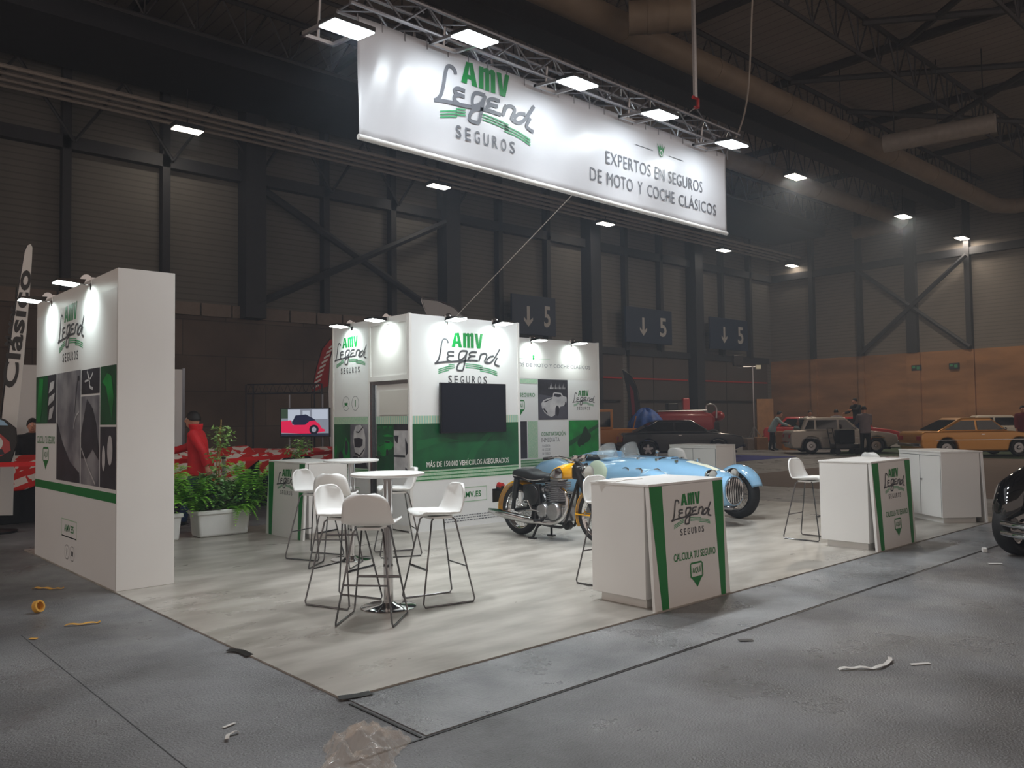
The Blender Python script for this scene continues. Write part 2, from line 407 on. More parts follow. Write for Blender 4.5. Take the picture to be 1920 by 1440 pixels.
# diagonal wind braces
def bar(name, a, b, r, m='darksteel', n=6): return struct(MB().tube([a, b], r, n).build(name, m))
for a, b in (((14.2, YW - .5, 10.9), (23.9, YW - .5, 6.1)), ((14.2, YW - .6, 6.1), (23.9, YW - .6, 10.9))): bar('wall_brace', a, b, .16)
for a, b in (((XW - .5, 24.3, 10.9), (XW - .5, 17.7, 5.4)), ((XW - .6, 17.7, 10.9), (XW - .6, 24.3, 5.4))): bar('wall_brace', a, b, .14)
for i, x in enumerate(cx[2:10]):
    bar('wall_brace', (x + .2, YW - .45, 11.2), (x - 1.5, YW - .45, 13.6), .06)
    bar('wall_brace', (x + .2, YW - .45, 11.2), (x + 1.75, YW - .45, 13.6), .06)
# big gates in the left wall
for k, (xa, xb) in enumerate(((24.6, 29.8), (31.2, 36.8), (37.4, 43.2), (44.2, 52.6))):
    g = T('roller_gate', ['dark grey roller gate behind the stand back wall', 'dark grey roller gate with red line, right of the stand back wall', 'dark grey roller gate with red line behind the floodlight mast', 'dark grey roller gate in the hall corner'][k], 'gate', (xa, YW, 0), 0, 'roller gates along the long wall')
    w = xb - xa
    MB().box(0, w, -.18, -.02, 0, 5.1).build('gate_leaf', mat('gate_grey', (78, 70, 66), .8, noise=.08, scale=.6) if k == 0 else bpy.data.materials['gate_grey'], g)
    MB().box(-.1, w + .1, -.3, -.02, 5.1, 5.5).build('lintel', 'darksteel', g)
    MB().box(.3, w - .3, -.24, -.185, 2.35, 2.5).build('buffer_rail', 'black', g)
    if k in (1, 2, 3): MB().box(.2, w - .2, -.26, -.185, 3.72, 3.8).build('red_line', mat('dull_red', (170, 40, 34), .7) if k == 1 else bpy.data.materials['dull_red'], g)
    MB().box(w * .38, w * .38 + .03, -.2, -.185, .05, 5.05).build('seam', 'black', g)
# direction signs with arrow and number
def sign(x0, x1, z0, z1, label, arrow):
    t = T('gate_sign', label, 'sign', (x0, YW - .9, z0), 0, 'numbered gate signs')
    w, h = x1 - x0, z1 - z0
    MB().box(0, w, 0, .12, 0, h).build('panel', 'navy', t, bevel=.02)
    MB().box(w * .15, w * .18, .12, .9 - .05, h * .45, h * .55).build('bracket', 'darksteel', t)
    MB().box(w * .82, w * .85, .12, .9 - .05, h * .45, h * .55).build('bracket', 'darksteel', t)
    fr = Frame((0, 0, 0), (1, 0, 0))
    text(t, 'number', '5', fr, w * .72, h * .22, w * .15, h * .55, 'signgrey', .02, .01)
    a = w * .36; s = h
    decal(t, 'arrow', fr, [rect(a - .05 * s, .42 * s, a + .05 * s, .72 * s), [(a - .16 * s, .44 * s), (a - .16 * s, .36 * s), (a, .2 * s), (a, .32 * s)], [(a + .16 * s, .36 * s), (a + .16 * s, .44 * s), (a, .32 * s), (a, .2 * s)],
                           rect(a - .05 * s, .28 * s, a + .05 * s, .45 * s)], 'signgrey', .01)
sign(27.5, 30.6, 5.75, 7.75, 'navy gate sign with arrow and 5, above the stand roof edge', 1)
sign(36.3, 40.6, 5.8, 7.85, 'navy gate sign with arrow and 5, middle of the three', 1)
sign(44.6, 49.0, 5.8, 7.85, 'navy gate sign with arrow and 5, nearest the hall corner', 1)
for k, y in enumerate((20.9, 18.7)):
    t = T('exit_sign', ['small dim exit sign on brown wall, left one', 'small dim exit sign on brown wall, right one'][k], 'sign', (XW - .32, y, 4.15), 0, 'exit signs on the brown wall')
    MB().box(0, .19, -.28, .28, 0, .36).build('case', 'darksteel', t, bevel=.02)
    decal(t, 'pictogram', Frame((0, .28, 0), (0, -1, 0)), [rect(.06, .16, .24, .3), rect(.32, .08, .5, .26)], mat('exit_green', (60, 140, 100), .6) if k == 0 else bpy.data.materials['exit_green'], .006)
# ------------------------------------------------------------------ roof structure
def girder(y, z0, z1, x0, x1, step=1.6):
    b = MB()
    b.tube([(x0, y, z0), (x1, y, z0)], .07, 5); b.tube([(x0, y, z1), (x1, y, z1)], .1, 5)
    n = int((x1 - x0) / step)
    for i in range(n):
        xa = x0 + i * step
        b.tube([(xa, y, z1), (xa + step / 2, y, z0)], .035, 4); b.tube([(xa + step / 2, y, z0), (xa + step, y, z1)], .035, 4)
        b.tube([(xa + step / 2, y, z0), (xa + step / 2, y, z1)], .03, 4)
    return struct(b.build('roof_girder', 'roofsteel'))
for y in (-1.0, 3.6, 8.0, 12.4, 16.8, 21.2, 25.6): girder(y, 13.9, 15.3, 6, XW - .2)
for x in (1.5, 9, 16.5, 24, 31.5, 39, 46.5):
    struct(MB().box(x - .12, x + .12, -12, YW - .02, 15.3, 15.58).build('roof_purlin', 'roofsteel'))
for a, b in (((38, 8, 15.2), (31, 16.8, 15.2)), ((44, 8, 13.9), (36, 16.8, 15.2)), ((24, 3.6, 15.1), (31, 12.4, 15.1)), ((20, -1, 15.1), (27.5, 8, 15.1)), ((35, 3.6, 15.1), (28, 12.4, 15.1)), ((33, 8, 13.9), (40, 16.8, 13.9))): bar('roof_brace', a, b, .12, 'roofsteel')
# rectangular duct and dark plant boxes at upper left
struct(MB().box(2, XW - .3, 18.3, 19.3, 13.9, 14.7).build('roof_duct', 'roofsteel', bevel=.03))
struct(MB().box(-2, XW - .3, 26.6, 30.4, 13.6, 14.4).build('roof_catwalk', 'darksteel'))
def ducts(name, label, pts, r, rings=6, m='duct'):
    t = T(name, label, 'duct', pts[0])
    o = V(pts[0]); P = [V(p) - o for p in pts]
    for q in (.1, .5, .9): MB().tube([P[0].lerp(P[1], q), P[0].lerp(P[1], q) + V((0, 0, ZC - pts[0][2] - .01))], .02, 5).build('hanger', 'darksteel', t)
    MB().tube(P, r, 16).build('duct_tube', m, t, smooth=True)
    for i in range(1, rings):
        q = P[0].lerp(P[1], i / rings); d = (P[1] - P[0]).normalized() * .05
        MB().tube([q - d, q + d], r * 1.05, 16).build('joint_ring', m, t, smooth=True)
    q = P[0].lerp(P[1], .02); 
    return t
ducts('air_duct', 'long beige air duct running under the roof beyond the banner', [(14, 15.3, 13.0), (50.5, 15.3, 13.0), (51.5, 14.6, 13.0), (51.8, 11, 13.0)], .42, 8)
ducts('air_duct', 'beige air duct beside the two ceiling lights at right', [(24, 20.6, 13.2), (51, 20.6, 13.2), (51.8, 21.4, 13.2), (52.0, 24.0, 13.2)], .42, 5)
ducts('air_duct', 'short bright beige duct with open end, upper right', [(33.9, 14.3, 12.6), (34.7, 10.4, 12.6)], .36, 4, 'pipe')
ducts('air_duct', 'beige duct end above the banner', [(17.6, 14.3, 12.6), (18.7, 13.0, 12.6)], .45, 3)
for k in range(4):
    y = 29.9 - .55 * k
    t = MB().tube([(-6, y, 12.35 + .0 * k), (XW - .6, y, 12.35)], .07, 6).build('ceiling_pipe', 'pipe')
    tag(t, ['pale ceiling pipe nearest the long wall', 'second pale ceiling pipe from the long wall', 'third pale ceiling pipe from the long wall', 'pale ceiling pipe farthest from the long wall'][k], 'pipe', 'parallel pipes along the long wall')
# ------------------------------------------------------------------ high-bay lamps
M['lampglow'] = glow('lamp_glow', (255, 244, 228), 14)
def highbay(x, y, z, label, watts, s=1.0):
    t = T('ceiling_light', label, 'light', (x, y, z), 0, 'ceiling lights of the hall')
    MB().box(-.5 * s, .5 * s, -.26 * s, .26 * s, .03, .2).build('housing', 'darksteel', t, bevel=.02)
    MB().box(-.46 * s, .46 * s, -.22 * s, .22 * s, 0, .03).build('lens', 'lampglow', t)
    MB().tube([(0, 0, .2), (0, 0, ZC - z - .02 if ZC - z < 1.5 else 1.5)], .02, 5).build('hanger', 'darksteel', t)
    if watts:
        l = bpy.data.lights.new('lamp_light', 'AREA'); l.energy = watts; l.size = .9; l.color = (1, .86, .7); l.shape = 'SQUARE'
        lo = bpy.data.objects.new('lamp_light', l); COL.objects.link(lo); lo.parent = t; lo.location = (0, 0, -.06)
for i, (x, lab) in enumerate(((10.95, 'ceiling light at upper left, nearest of the far row'), (22.1, 'ceiling light below the left part of the banner'), (33.3, 'ceiling light below the middle of the banner'), (44.5, 'ceiling light just right of the banner bottom corner'), (52.9, 'last ceiling light of the far row, by the corner'))):
    highbay(x, 28.9, 11.85, lab, HALL_W if i in (0, 2) else HALL_W * .5, 1.05)
for i, (x, lab) in enumerate(((33.1, 'ceiling light on the near row, right of the banner'), (44.3, 'ceiling light at right near the duct bend'), (52.6, 'ceiling light at far right of the near row'))):
    highbay(x, 17.8, 11.85, lab, HALL_W * (22, 22, 5)[i], 1.1)
highbay(20.6, .55, 12.2, 'ceiling light cut by the top edge at upper right', HALL_W * .8, 1.1)

# ------------------------------------------------------------------ floor coverings
def slab(name, label, x0, x1, y0, y1, m, z0=0, z=.004, cat='floor covering'):
    o = MB().box(x0, x1, y0, y1, z0, z).build(name, m); return tag(o, label, cat)
M['vinyl'] = worn(mat('stand_vinyl', (180, 175, 167), .36, rgb2=(146, 141, 133), scale=1.7, stretch=(.8, 2.2, 1), spec=.5), 1.1, .25, .40, .5)
slab('stand_flooring', 'pale cloudy grey vinyl floor of the exhibition stand', 2.415, 13.38, 4.08, 11.6, 'vinyl', 0, .012)
M['aisle'] = worn(mat('aisle_carpet', (108, 110, 112), .36, rgb2=(150, 152, 154), scale=1.6, bump=.9, bscale=75, spec=.6), 1.8, .2, .5)
slab('aisle_carpet', 'grey carpet strip along the front edge of the stand', 2.44, 13.4, 3.335, 4.06, 'aisle', 0, .006)
tag(MB().box(2.0, 13.4, 3.315, 3.325, 0, .003).build('floor_seam', 'black'), 'thin dark seam line in the grey floor before the stand', 'seam')
tag(MB().box(2.405, 2.418, 3.34, 4.0, 0, .005).build('floor_seam', 'black'), 'short dark seam by the stand front corner', 'seam')
tag(MB().box(1.44, 1.446, 2.6, 7.0, 0, .0015).build('floor_seam', mat('grey_seam', (66, 66, 68), .7)), 'faint seam running in the floor at lower left', 'seam')
M['browncarpet'] = mat('brown_grey_carpet', (128, 112, 102), .8, noise=.05, scale=3)
M['bluecarpet'] = mat('blue_carpet', (42, 48, 128), .9, noise=.08, scale=6)
M['greencarpet'] = mat('green_carpet', (48, 72, 44), .9, noise=.12, scale=4)
slab('brown_carpet', 'brownish aisle carpet beyond the stand at right', 16.2, 30.0, -6, 11.7, 'browncarpet', 0, .005)
slab('blue_carpet', 'blue carpet patch beside the dark saloon car', 22.5, 27.8, 15.2, 19.2, 'bluecarpet', 0, .006)
slab('green_carpet', 'green carpet under the cars by the brown wall', 30.2, 50, 1, 15.9, 'greencarpet', 0, .006)
# ------------------------------------------------------------------ arm spotlights of the stand
M['armglow'] = glow('arm_lamp_glow', (235, 255, 250), 18)
M['floodglow'] = glow('flood_glow', (240, 250, 255), 42)
def arm_lamp(label, loc, rz, group='arm spotlights on the stand walls', watts=1.0):
    """local frame: the wall top is at y=0, the lamp reaches out towards -y"""
    t = T('arm_spotlight', label, 'spotlight', loc, rz, group)
    MB().box(-.03, .03, -.008, .03, -.1, .03).build('wall_clamp', 'chrome', t, bevel=.004)
    MB().lathe([(0, -.018), (.052, -.018), (.056, -.01), (.056, .01), (.052, .018), (0, .018)], 24, (0, -.05, .0), 'x').build('swivel_disc', 'chrome', t, smooth=True)
    MB().hexa([(-.12, -.34, -.045), (.12, -.34, -.045), (.12, -.10, -.065), (-.12, -.10, -.065)], [(-.1, -.33, -.02), (.1, -.33, -.02), (.05, -.06, .0), (-.05, -.06, .0)]).build('head', 'chrome', t, bevel=.006)
    MB().hexa([(-.108, -.325, -.053), (.108, -.325, -.053), (.108, -.135, -.069), (-.108, -.135, -.069)], [(-.105, -.325, -.047), (.105, -.325, -.047), (.105, -.135, -.063), (-.105, -.135, -.063)]).build('lens', 'armglow', t)
    l = bpy.data.lights.new('spot_light', 'SPOT'); l.energy = SPOT_W * watts; l.spot_size = radians(125); l.spot_blend = 1.0; l.shadow_soft_size = .05; l.color = (.9, 1, .98)
    lo = bpy.data.objects.new('spot_light', l); COL.objects.link(lo); lo.parent = t; lo.location = (0, -.19, -.085)
    lo.rotation_euler = V((0, .19, -.21)).to_track_quat('-Z', 'Y').to_euler()
    return t
# ------------------------------------------------------------------ printed pictures
ROADSTER = [(.01, .54), (.09, .67), (.26, .75), (.45, .8), (.47, .96), (.53, 1.0), (.78, .97), (.86, .85), (.99, .81), (1, .67), (.98, .54), (.91, .5), (.86, .44), (.74, .42), (.71, .33), (.67, .44), (.6, .47), (.55, .38), (.53, .08), (.4, .0), (.26, .06), (.12, .19), (.03, .38)]
BIKER = [(.05, .3), (.1, .18), (.2, .12), (.28, .2), (.45, .2), (.55, .3), (.7, .32), (.86, .42), (.95, .55), (.9, .68), (.8, .7), (.72, .86), (.6, .98), (.48, .92), (.42, .76), (.3, .6), (.2, .5), (.1, .44)]
def place(poly, x, z, w, h): return [(x + a * w, z + b * h) for a, b in poly]
def roadster(parent, fr, x, z, w, h, body, dark, off=.004):
    decal(parent, 'printed_car', fr, [place(ROADSTER, x, z, w, h)], body, off)
    decal(parent, 'printed_car_wheels', fr, [ovalpts(x + .62 * w, z + .24 * h, .07 * w, .2 * h, 18), ovalpts(x + .95 * w, z + .52 * h, .03 * w, .1 * h, 12), place([(.08, .3), (.2, .16), (.26, .14), (.2, .24), (.1, .37)], x, z, w, h), place([(.48, .84), (.52, .95), (.76, .92), (.8, .84), (.66, .8)], x, z, w, h), place([(.1, .62), (.42, .75), (.44, .74), (.14, .58)], x, z, w, h)], dark, off + .001)
def helmet(parent, fr, x, z, w, h, off=.004):
    decal(parent, 'printed_helmet', fr, [place([(.3, .98), (.62, 1), (.85, .86), (.95, .6), (.93, .3), (.75, .1), (.45, .04), (.22, .2), (.12, .5), (.15, .8)], x, z, w, h)], 'photolight', off)
    decal(parent, 'printed_visor', fr, [place([(.16, .6), (.5, .62), (.78, .58), (.74, .4), (.55, .33), (.2, .34)], x, z, w, h), place([(.2, .2), (.55, .12), (.9, .34), (.88, .27), (.55, .06), (.22, .14)], x, z, w, h), place([(.3, .78), (.5, .76), (.8, .92), (.78, .95), (.5, .8), (.3, .81)], x, z, w, h)], 'photodark', off + .001)
def web_box(parent, fr, x, z, w, h, m='green', fm='palegreen'):
    decal(parent, 'web_frame', fr, [rect(x, z, x + w, z + .012), rect(x, z + h - .012, x + w, z + h), rect(x, z, x + .012, z + h), rect(x + w - .012, z, x + w, z + h)], fm, .002)
    text(parent, 'web_address', 'AMV.ES', fr, x + w * .19, z + h * .3, w * .62, h * .4, m, .02)
def badge(parent, fr, x, z, w, h, m='green'):
    """rounded frame with a pointed foot"""
    t = w * .09
    o = [(x, z + h * .42), (x, z + h * .95), (x + w * .08, z + h), (x + w * .92, z + h), (x + w, z + h * .95), (x + w, z + h * .42)]
    P = stroke_polys(o, t, smooth=False)
    P.append([(x - t / 2, z + h * .44), (x + w + t / 2, z + h * .44), (x + w * .82, z + h * .3), (x + w * .5, z), (x + w * .18, z + h * .3)])
    decal(parent, 'badge', fr, P, m, .003)
    text(parent, 'badge_text', 'AQUÍ', fr, x + w * .14, z + h * .54, w * .72, h * .34, m, .012)
def pattern_mat():
    m = striped('dotted_band', (150, 196, 180), (206, 204, 176), 0, .045, .018, .5); return m
M['band'] = pattern_mat()
M['bandy'] = striped('dotted_band_side', (150, 196, 180), (206, 204, 176), 1, .045, .018, .5)

# ------------------------------------------------------------------ tall display wall at left
t = T('display_tower', 'tall white free-standing display wall with photo collage at left', 'display wall', (2.42, 8.07, 0))
MB().box(0, .525, 0, 3.03, 0.012, 3.0).build('wall_body', 'white', t, bevel=.004)
fr = Frame((0, 3.03, 0), (0, -1, 0))
decal(t, 'print_sheet', fr, [rect(.004, .02, 3.026, 2.82)], 'wgraphic', .002)
decal(t, 'photo_tile', fr, [rect(.01, 1.56, .55, 2.11)], 'dgreen', .004)
decal(t, 'photo_tile', fr, [rect(.555, 1.56, .92, 2.11)], 'photodark', .004)
decal(t, 'photo_tile', fr, [rect(.955, .94, 1.865, 2.11)], 'photogrey', .004)
decal(t, 'photo_tile', fr, [rect(1.89, 1.85, 2.51, 2.10)], 'photodark', .004)
decal(t, 'photo_tile', fr, [rect(1.89, .94, 2.51, 1.83)], 'photogrey', .004)
decal(t, 'photo_tile', fr, [rect(2.535, 1.54, 3.02, 2.10)], 'dgreen', .004)
decal(t, 'photo_tile', fr, [rect(2.535, .94, 3.02, 1.52)], 'photodark', .004)
for q in ([(.6, 1.9), (.8, 1.95), (.84, 2.04), (.66, 2.02)], [(.58, 1.76), (.82, 1.82), (.86, 1.9), (.62, 1.86)], [(.6, 1.6), (.74, 1.62), (.84, 1.76), (.64, 1.72)]): decal(t, 'printed_chrome', fr, [q], 'photolight', .006)
decal(t, 'printed_lever', fr, stroke_polys([(2.1, 2.08), (2.18, 1.98), (2.2, 1.92), (2.3, 1.9)], .03) + stroke_polys([(2.02, 1.98), (2.2, 2.0), (2.3, 2.06)], .02), 'photolight', .0065)
decal(t, 'printed_shadow', fr, [[(.957, .945), (1.86, .945), (1.84, 1.05), (1.5, 1.15), (1.2, 1.35), (1.0, 1.55), (.957, 1.58)], [(1.9, 1.45), (2.1, 1.8), (2.3, 1.7), (2.42, 1.55), (2.5, 1.3), (2.5, 1.2), (2.3, 1.3), (2.1, 1.2), (1.9, 1.2)]] + stroke_polys([(1.66, 1.66), (1.72, 1.9), (1.79, 2.05)], .012) + [rect(1.76, 2.0, 1.83, 2.05)], 'photodark', .006)
for q in (stroke_polys([(1.92, 1.3), (2.15, 1.12), (2.4, .96)], .02), [ovalpts(2.66, 1.22, .05, .12)], [ovalpts(2.85, 1.3, .08, .14)], stroke_polys([(1.62, 1.5), (1.7, 1.62), (1.84, 1.68)], .02)): decal(t, 'printed_trim', fr, q, 'photolight', .007)
for q in ([(2.6, 1.95), (2.75, 2.03), (2.88, 2.0), (2.95, 1.8), (2.9, 1.6), (2.8, 1.75), (2.72, 1.9)], [(.05, 1.58), (.22, 1.58), (.3, 1.75), (.35, 2.08), (.15, 2.09)]): decal(t, 'printed_leaf', fr, [q], 'brightgreen', .006)
decal(t, 'green_stripe', fr, [rect(.004, .815, 3.026, .905)], 'green', .003)
logo(t, fr, .97, 2.45, 1.0, off=.004)
text(t, 'lettering', 'CALCULA TU SEGURO', fr, .08, 1.33, .8, .085, 'green', .012, .003)
badge(t, fr, .36, 1.03, .24, .25)
web_box(t, fr, 1.18, .35, .58, .19)
decal(t, 'icon_ring', fr, stroke_polys(ovalpts(1.4, .195, .085, .075), .006, smooth=False, closed=True) + stroke_polys(ovalpts(1.6, .195, .085, .075), .006, smooth=False, closed=True), 'greyink')
for q in (rect(1.385, .16, 1.41, .23), rect(1.57, .17, 1.63, .22)): decal(t, 'icon', fr, [q], 'ink')
arm_lamp('arm spotlight with lit lens on the tall display wall, right one', (2.42, 11.1 - 2.2, 2.99), radians(-90))
arm_lamp('arm spotlight with lit lens on the tall display wall, left one', (2.42, 11.1 - .7, 2.99), radians(-90))

# ------------------------------------------------------------------ storage cabin of the stand
bx, by = 6.51, 9.21
t = T('stand_cabin', 'white exhibition cabin with door, green print and logos', 'exhibition cabin', (bx, by, 0))
MB().box(0, .04, 1.02, 2.04, .012, 3.0).build('side_panel', 'wgraphic', t)
MB().box(0, 2.045, 0, .04, .012, 3.0).build('front_panel', 'wgraphic', t)
MB().box(2.005, 2.045, .04, 1.58, .012, 3.0).build('rear_panel', 'white', t)
for (x, y) in ((-.008, -.008), (-.008, .985), (-.008, 2.0), (2.0, -.008)):
    MB().box(x, x + .045, y, y + .045, .012, 3.01).build('post', 'white', t, bevel=.006)
MB().box(.004, .045, .05, .985, 2.1, 3.0).build('header_panel', 'white', t)
MB().box(-.012, .002, .04, .985, 2.10, 2.17).build('header_rail', 'white', t)
MB().box(-.012, .002, .04, .985, 2.90, 3.0).build('header_rail', 'white', t)
for y in (.04, .955): MB().box(-.012, .002, y, y + .03, 2.17, 2.90).build('header_stile', 'white', t)
MB().box(.02, .06, .045, .85, .03, 2.05).build('door_leaf', 'white', t, bevel=.004)
MB().box(.006, .02, .06, .75, 1.62, 1.96).build('door_window', mat('frosted_panel', (206, 203, 196), .5), t)
MB().box(.3, .34, .85, 1.0, .02, 2.05).build('door_gap', 'black', t)
MB().box(-.01, .05, .93, .975, .012, 2.1).build('door_jamb', 'steel', t)
MB().box(0, .05, .045, .985, 2.05, 2.10).build('door_head', 'steel', t)
MB().tube([(-.03, .79, 1.02), (-.03, .68, 1.02)], .012, 8).build('door_handle', 'chrome', t)
MB().box(.06, 2.0, 1.45, 1.5, .012, 2.9).build('inner_wall', 'white', t)
ff = Frame((0, 0, 0), (1, 0, 0)); fs = Frame((0, 2.04, 0), (0, -1, 0)); fd = Frame((.02, 2.04, 0), (0, -1, 0))
# front print
decal(t, 'pattern_band', ff, [rect(.04, 1.49, 2.04, 1.60)], 'band', .003)
decal(t, 'green_photo', ff, [rect(.04, .845, 2.04, 1.49)], 'dgreen', .003)
decal(t, 'printed_track', ff, [[(.9, .86), (1.05, .86), (1.2, 1.1), (1.55, 1.36), (1.95, 1.46), (1.4, 1.36), (1.08, 1.12)], [(.1, 1.12), (.4, 1.2), (.9, 1.24), (.5, 1.3), (.1, 1.26)]], mat('dark_green_print', (16, 96, 50), .45), .005)
text(t, 'slogan', 'MÁS DE 150.000 VEHÍCULOS ASEGURADOS', ff, .27, .885, 1.53, .095, 'white', .014, .006)
for z in (.815, .765, .715): decal(t, 'thin_stripe', ff, [rect(.005, z - .006, 2.04, z + .006)], 'green', .004)
decal(t, 'pale_band', ff, [rect(.005, .70, 2.04, .84)], 'palegreen', .003)
logo(t, ff, .43, 2.33, 1.21)
web_box(t, ff, .76, .36, .60, .21)
for r in range(3):
    b = MB(); rr = random.Random(r); x = .55
    while x < 1.85:
        w = rr.uniform(.012, .05); z = .165 - .035 * r
        b.add([ff.p(x, z, .003), ff.p(x + w, z, .003), ff.p(x + w, z + .014, .003), ff.p(x, z + .014, .003)], [(0, 1, 2, 3)]); x += w + .014
    o = b.build('small_print', 'greyink', t); o['kind'] = 'stuff'
# side panel print
logo(t, fs, .07, 2.46, .90)
for x in (.39, .65):
    decal(t, 'icon_ring', fs, stroke_polys(ovalpts(x, 1.8, .095, .105), .006, smooth=False, closed=True), 'greyink')
decal(t, 'icon', fs, [[(.34, 1.8), (.36, 1.82), (.38, 1.81), (.40, 1.81), (.42, 1.82), (.44, 1.8), (.42, 1.77), (.36, 1.77)], rect(.345, 1.75, .36, 1.77), rect(.42, 1.75, .435, 1.77), rect(.638, 1.75, .662, 1.85)], 'green')
decal(t, 'pattern_band', fs, [rect(.03, 1.49, 1.0, 1.60)], 'palegreen', .003)
decal(t, 'photo_tile', fs, [rect(.03, .84, .51, 1.49)], 'dgreen', .003)
decal(t, 'printed_bumper', fs, [[(.2, .9), (.3, 1.1), (.38, 1.3), (.48, 1.2), (.5, .95), (.4, .86)], [(.06, .95), (.14, 1.1), (.1, 1.2), (.05, 1.1)]], 'brightgreen', .005)
decal(t, 'printed_headlamp', fs, [ovalpts(.24, .98, .07, .1), ovalpts(.4, 1.14, .05, .11)], 'photodark', .006)
decal(t, 'photo_tile', fs, [rect(.51, .84, 1.0, 1.49)], 'photogrey', .003)
helmet(t, fs, .55, .98, .4, .5)
decal(t, 'printed_suit', fs, [[(.52, .85), (.98, .85), (.9, 1.0), (.6, 1.02)]], 'photodark', .0035)
for z in (.815, .765, .715): decal(t, 'thin_stripe', fs, [rect(.03, z - .006, 1.0, z + .006)], 'green', .004)
decal(t, 'pale_band', fs, [rect(.03, .70, 1.0, .84)], 'palegreen', .003)
web_box(t, fs, .25, .36, .5, .2)
# door print
decal(t, 'pattern_band', fd, [rect(1.20, 1.49, 1.99, 1.60)], 'bandy', .018)
decal(t, 'photo_tile', fd, [rect(1.20, .8, 1.63, 1.49)], 'dgreen', .003)
roadster(t, fd, 1.2, 1.03, .42, .24, 'brightgreen', 'photodark')
decal(t, 'printed_trees', fd, [[(1.22 + .05 * i, 1.46), (1.235 + .05 * i, 1.40 + .03 * (i % 3)), (1.25 + .05 * i, 1.46)] for i in range(8)] + [[(1.36, 1.33), (1.46, 1.345), (1.6, 1.335), (1.62, 1.31), (1.4, 1.31)]], 'brightgreen', .005)
decal(t, 'photo_tile', fd, [rect(1.63, .8, 1.99, 1.49)], 'photolight', .003)
decal(t, 'printed_fork', fd, [rect(1.63, 1.4, 1.99, 1.49), [(1.63, 1.33), (1.75, 1.33), (1.72, 1.22), (1.66, 1.25)], [(1.9, 1.3), (1.97, 1.2), (1.97, 1.1), (1.92, 1.05)], rect(1.63, 1.03, 1.9, 1.06), [(1.9, .9), (1.97, .86), (1.97, .82), (1.9, .86)]], 'photodark', .005)
decal(t, 'kick_panel', fd, [rect(1.2, .1, 1.99, .8)], 'wgraphic', .003)
# TV
tv = T('wall_television', 'black switched-off television mounted on the white cabin front', 'television', (bx + .475, by, 0))
MB().box(0, 1.22, -.075, -.03, 1.35, 2.06).build('housing', 'black', tv, bevel=.006)
MB().box(.012, 1.208, -.079, -.074, 1.365, 2.048).build('screen', 'screen', tv)
MB().box(.45, .77, -.03, -.002, 1.55, 1.85).build('wall_bracket', 'black', tv)
arm_lamp('arm spotlight on the cabin front above the logo, left one', (bx + .64, by, 2.99), 0)
arm_lamp('arm spotlight on the cabin front above the logo, right one', (bx + 1.52, by, 2.99), 0)
arm_lamp('arm spotlight over the narrow logo panel of the cabin side', (bx, by + 2.04 - .58, 2.99), radians(-90))
arm_lamp('arm spotlight over the cabin door', (bx, by + 2.04 - 1.54, 2.99), radians(-90))

# ------------------------------------------------------------------ back wall of the stand
wy = 10.8
t = T('display_backdrop', 'white back wall with picture tiles right of the cabin', 'display wall', (8.6, wy, 0))
k0 = -.045
MB().box(0, 3.55, 0, .06, .012, 3.0).build('wall_body', 'wgraphic', t)
MB().box(3.53, 3.57, -.006, .066, .012, 3.01).build('post', 'white', t, bevel=.004)
fb = Frame((k0, 0, 0), (1, 0, 0))
decal(t, 'top_sheet', fb, [rect(.06, 2.265, 3.57, 2.99)], 'white', .002)
text(t, 'slogan', 'EXPERTOS EN SEGUROS DE MOTO Y COCHE CLÁSICOS', fb, .28, 2.475, 3.07, .085, 'greyink', 0, .004)
decal(t, 'crest', fb, [[(1.79, 2.70), (1.8, 2.66), (1.85, 2.66), (1.86, 2.70), (1.845, 2.68), (1.825, 2.70), (1.805, 2.68)], ovalpts(1.825, 2.63, .025, .03, 14)], 'logogreen', .004)
decal(t, 'thin_rule', fb, [rect(1.4, 2.62, 1.72, 2.628), rect(1.94, 2.62, 2.25, 2.628)], 'palegreen', .004)
decal(t, 'pattern_tile', fb, [rect(.1, 2.17, 1.92, 2.255)], 'palegreen', .003)
text(t, 'lettering', 'CALCULA TU SEGURO', fb, .83, 1.93, 1.02, .07, 'green', .008, .004)
badge(t, fb, 1.36, 1.58, .22, .28)
decal(t, 'photo_tile', fb, [rect(1.93, 1.51, 2.71, 2.255)], 'photodark', .003)
decal(t, 'printed_road', fb, [[(1.94, 1.52), (2.70, 1.52), (2.70, 1.9), (1.94, 1.98)]], mat('printed_asphalt', (78, 78, 88), .5, noise=.1), .004)
decal(t, 'printed_lights', fb, [[(2.2 + .035 * i, 2.08), (2.22 + .035 * i, 2.08), (2.215 + .035 * i, 2.13 + .03 * ((i * 7) % 3))] for i in range(13)], 'photolight', .005)
roadster(t, fb, 2.0, 1.56, .68, .46, 'photolight', 'photodark', .006)
decal(t, 'white_tile', fb, [rect(2.725, 1.51, 3.565, 2.255)], 'wgraphic', .003)
logo(t, fb, 2.84, 1.83, .62, green='green', off=.005, fat=1.15)
decal(t, 'photo_tile', fb, [rect(1.1, .82, 1.64, 1.49)], 'photodark', .003)
decal(t, 'pattern_tile', fb, [rect(1.66, .82, 1.91, 1.49)], 'palegreen', .003)
decal(t, 'white_tile', fb, [rect(1.93, .82, 2.71, 1.49)], 'wgraphic', .003)
text(t, 'lettering', 'CONTRATACIÓN', fb, 2.0, 1.21, .64, .095, 'green', .012, .005)
text(t, 'lettering', 'INMEDIATA', fb, 2.0, 1.10, .47, .08, 'ink', 0, .005)
for i, wtx in enumerate(('IN AGENCIA', 'IN COCHE', 'IN PUEBLO')): text(t, 'small_lettering', wtx, fb, 2.02, 1.01 - .07 * i, .2, .045, 'greyink', 0, .005)
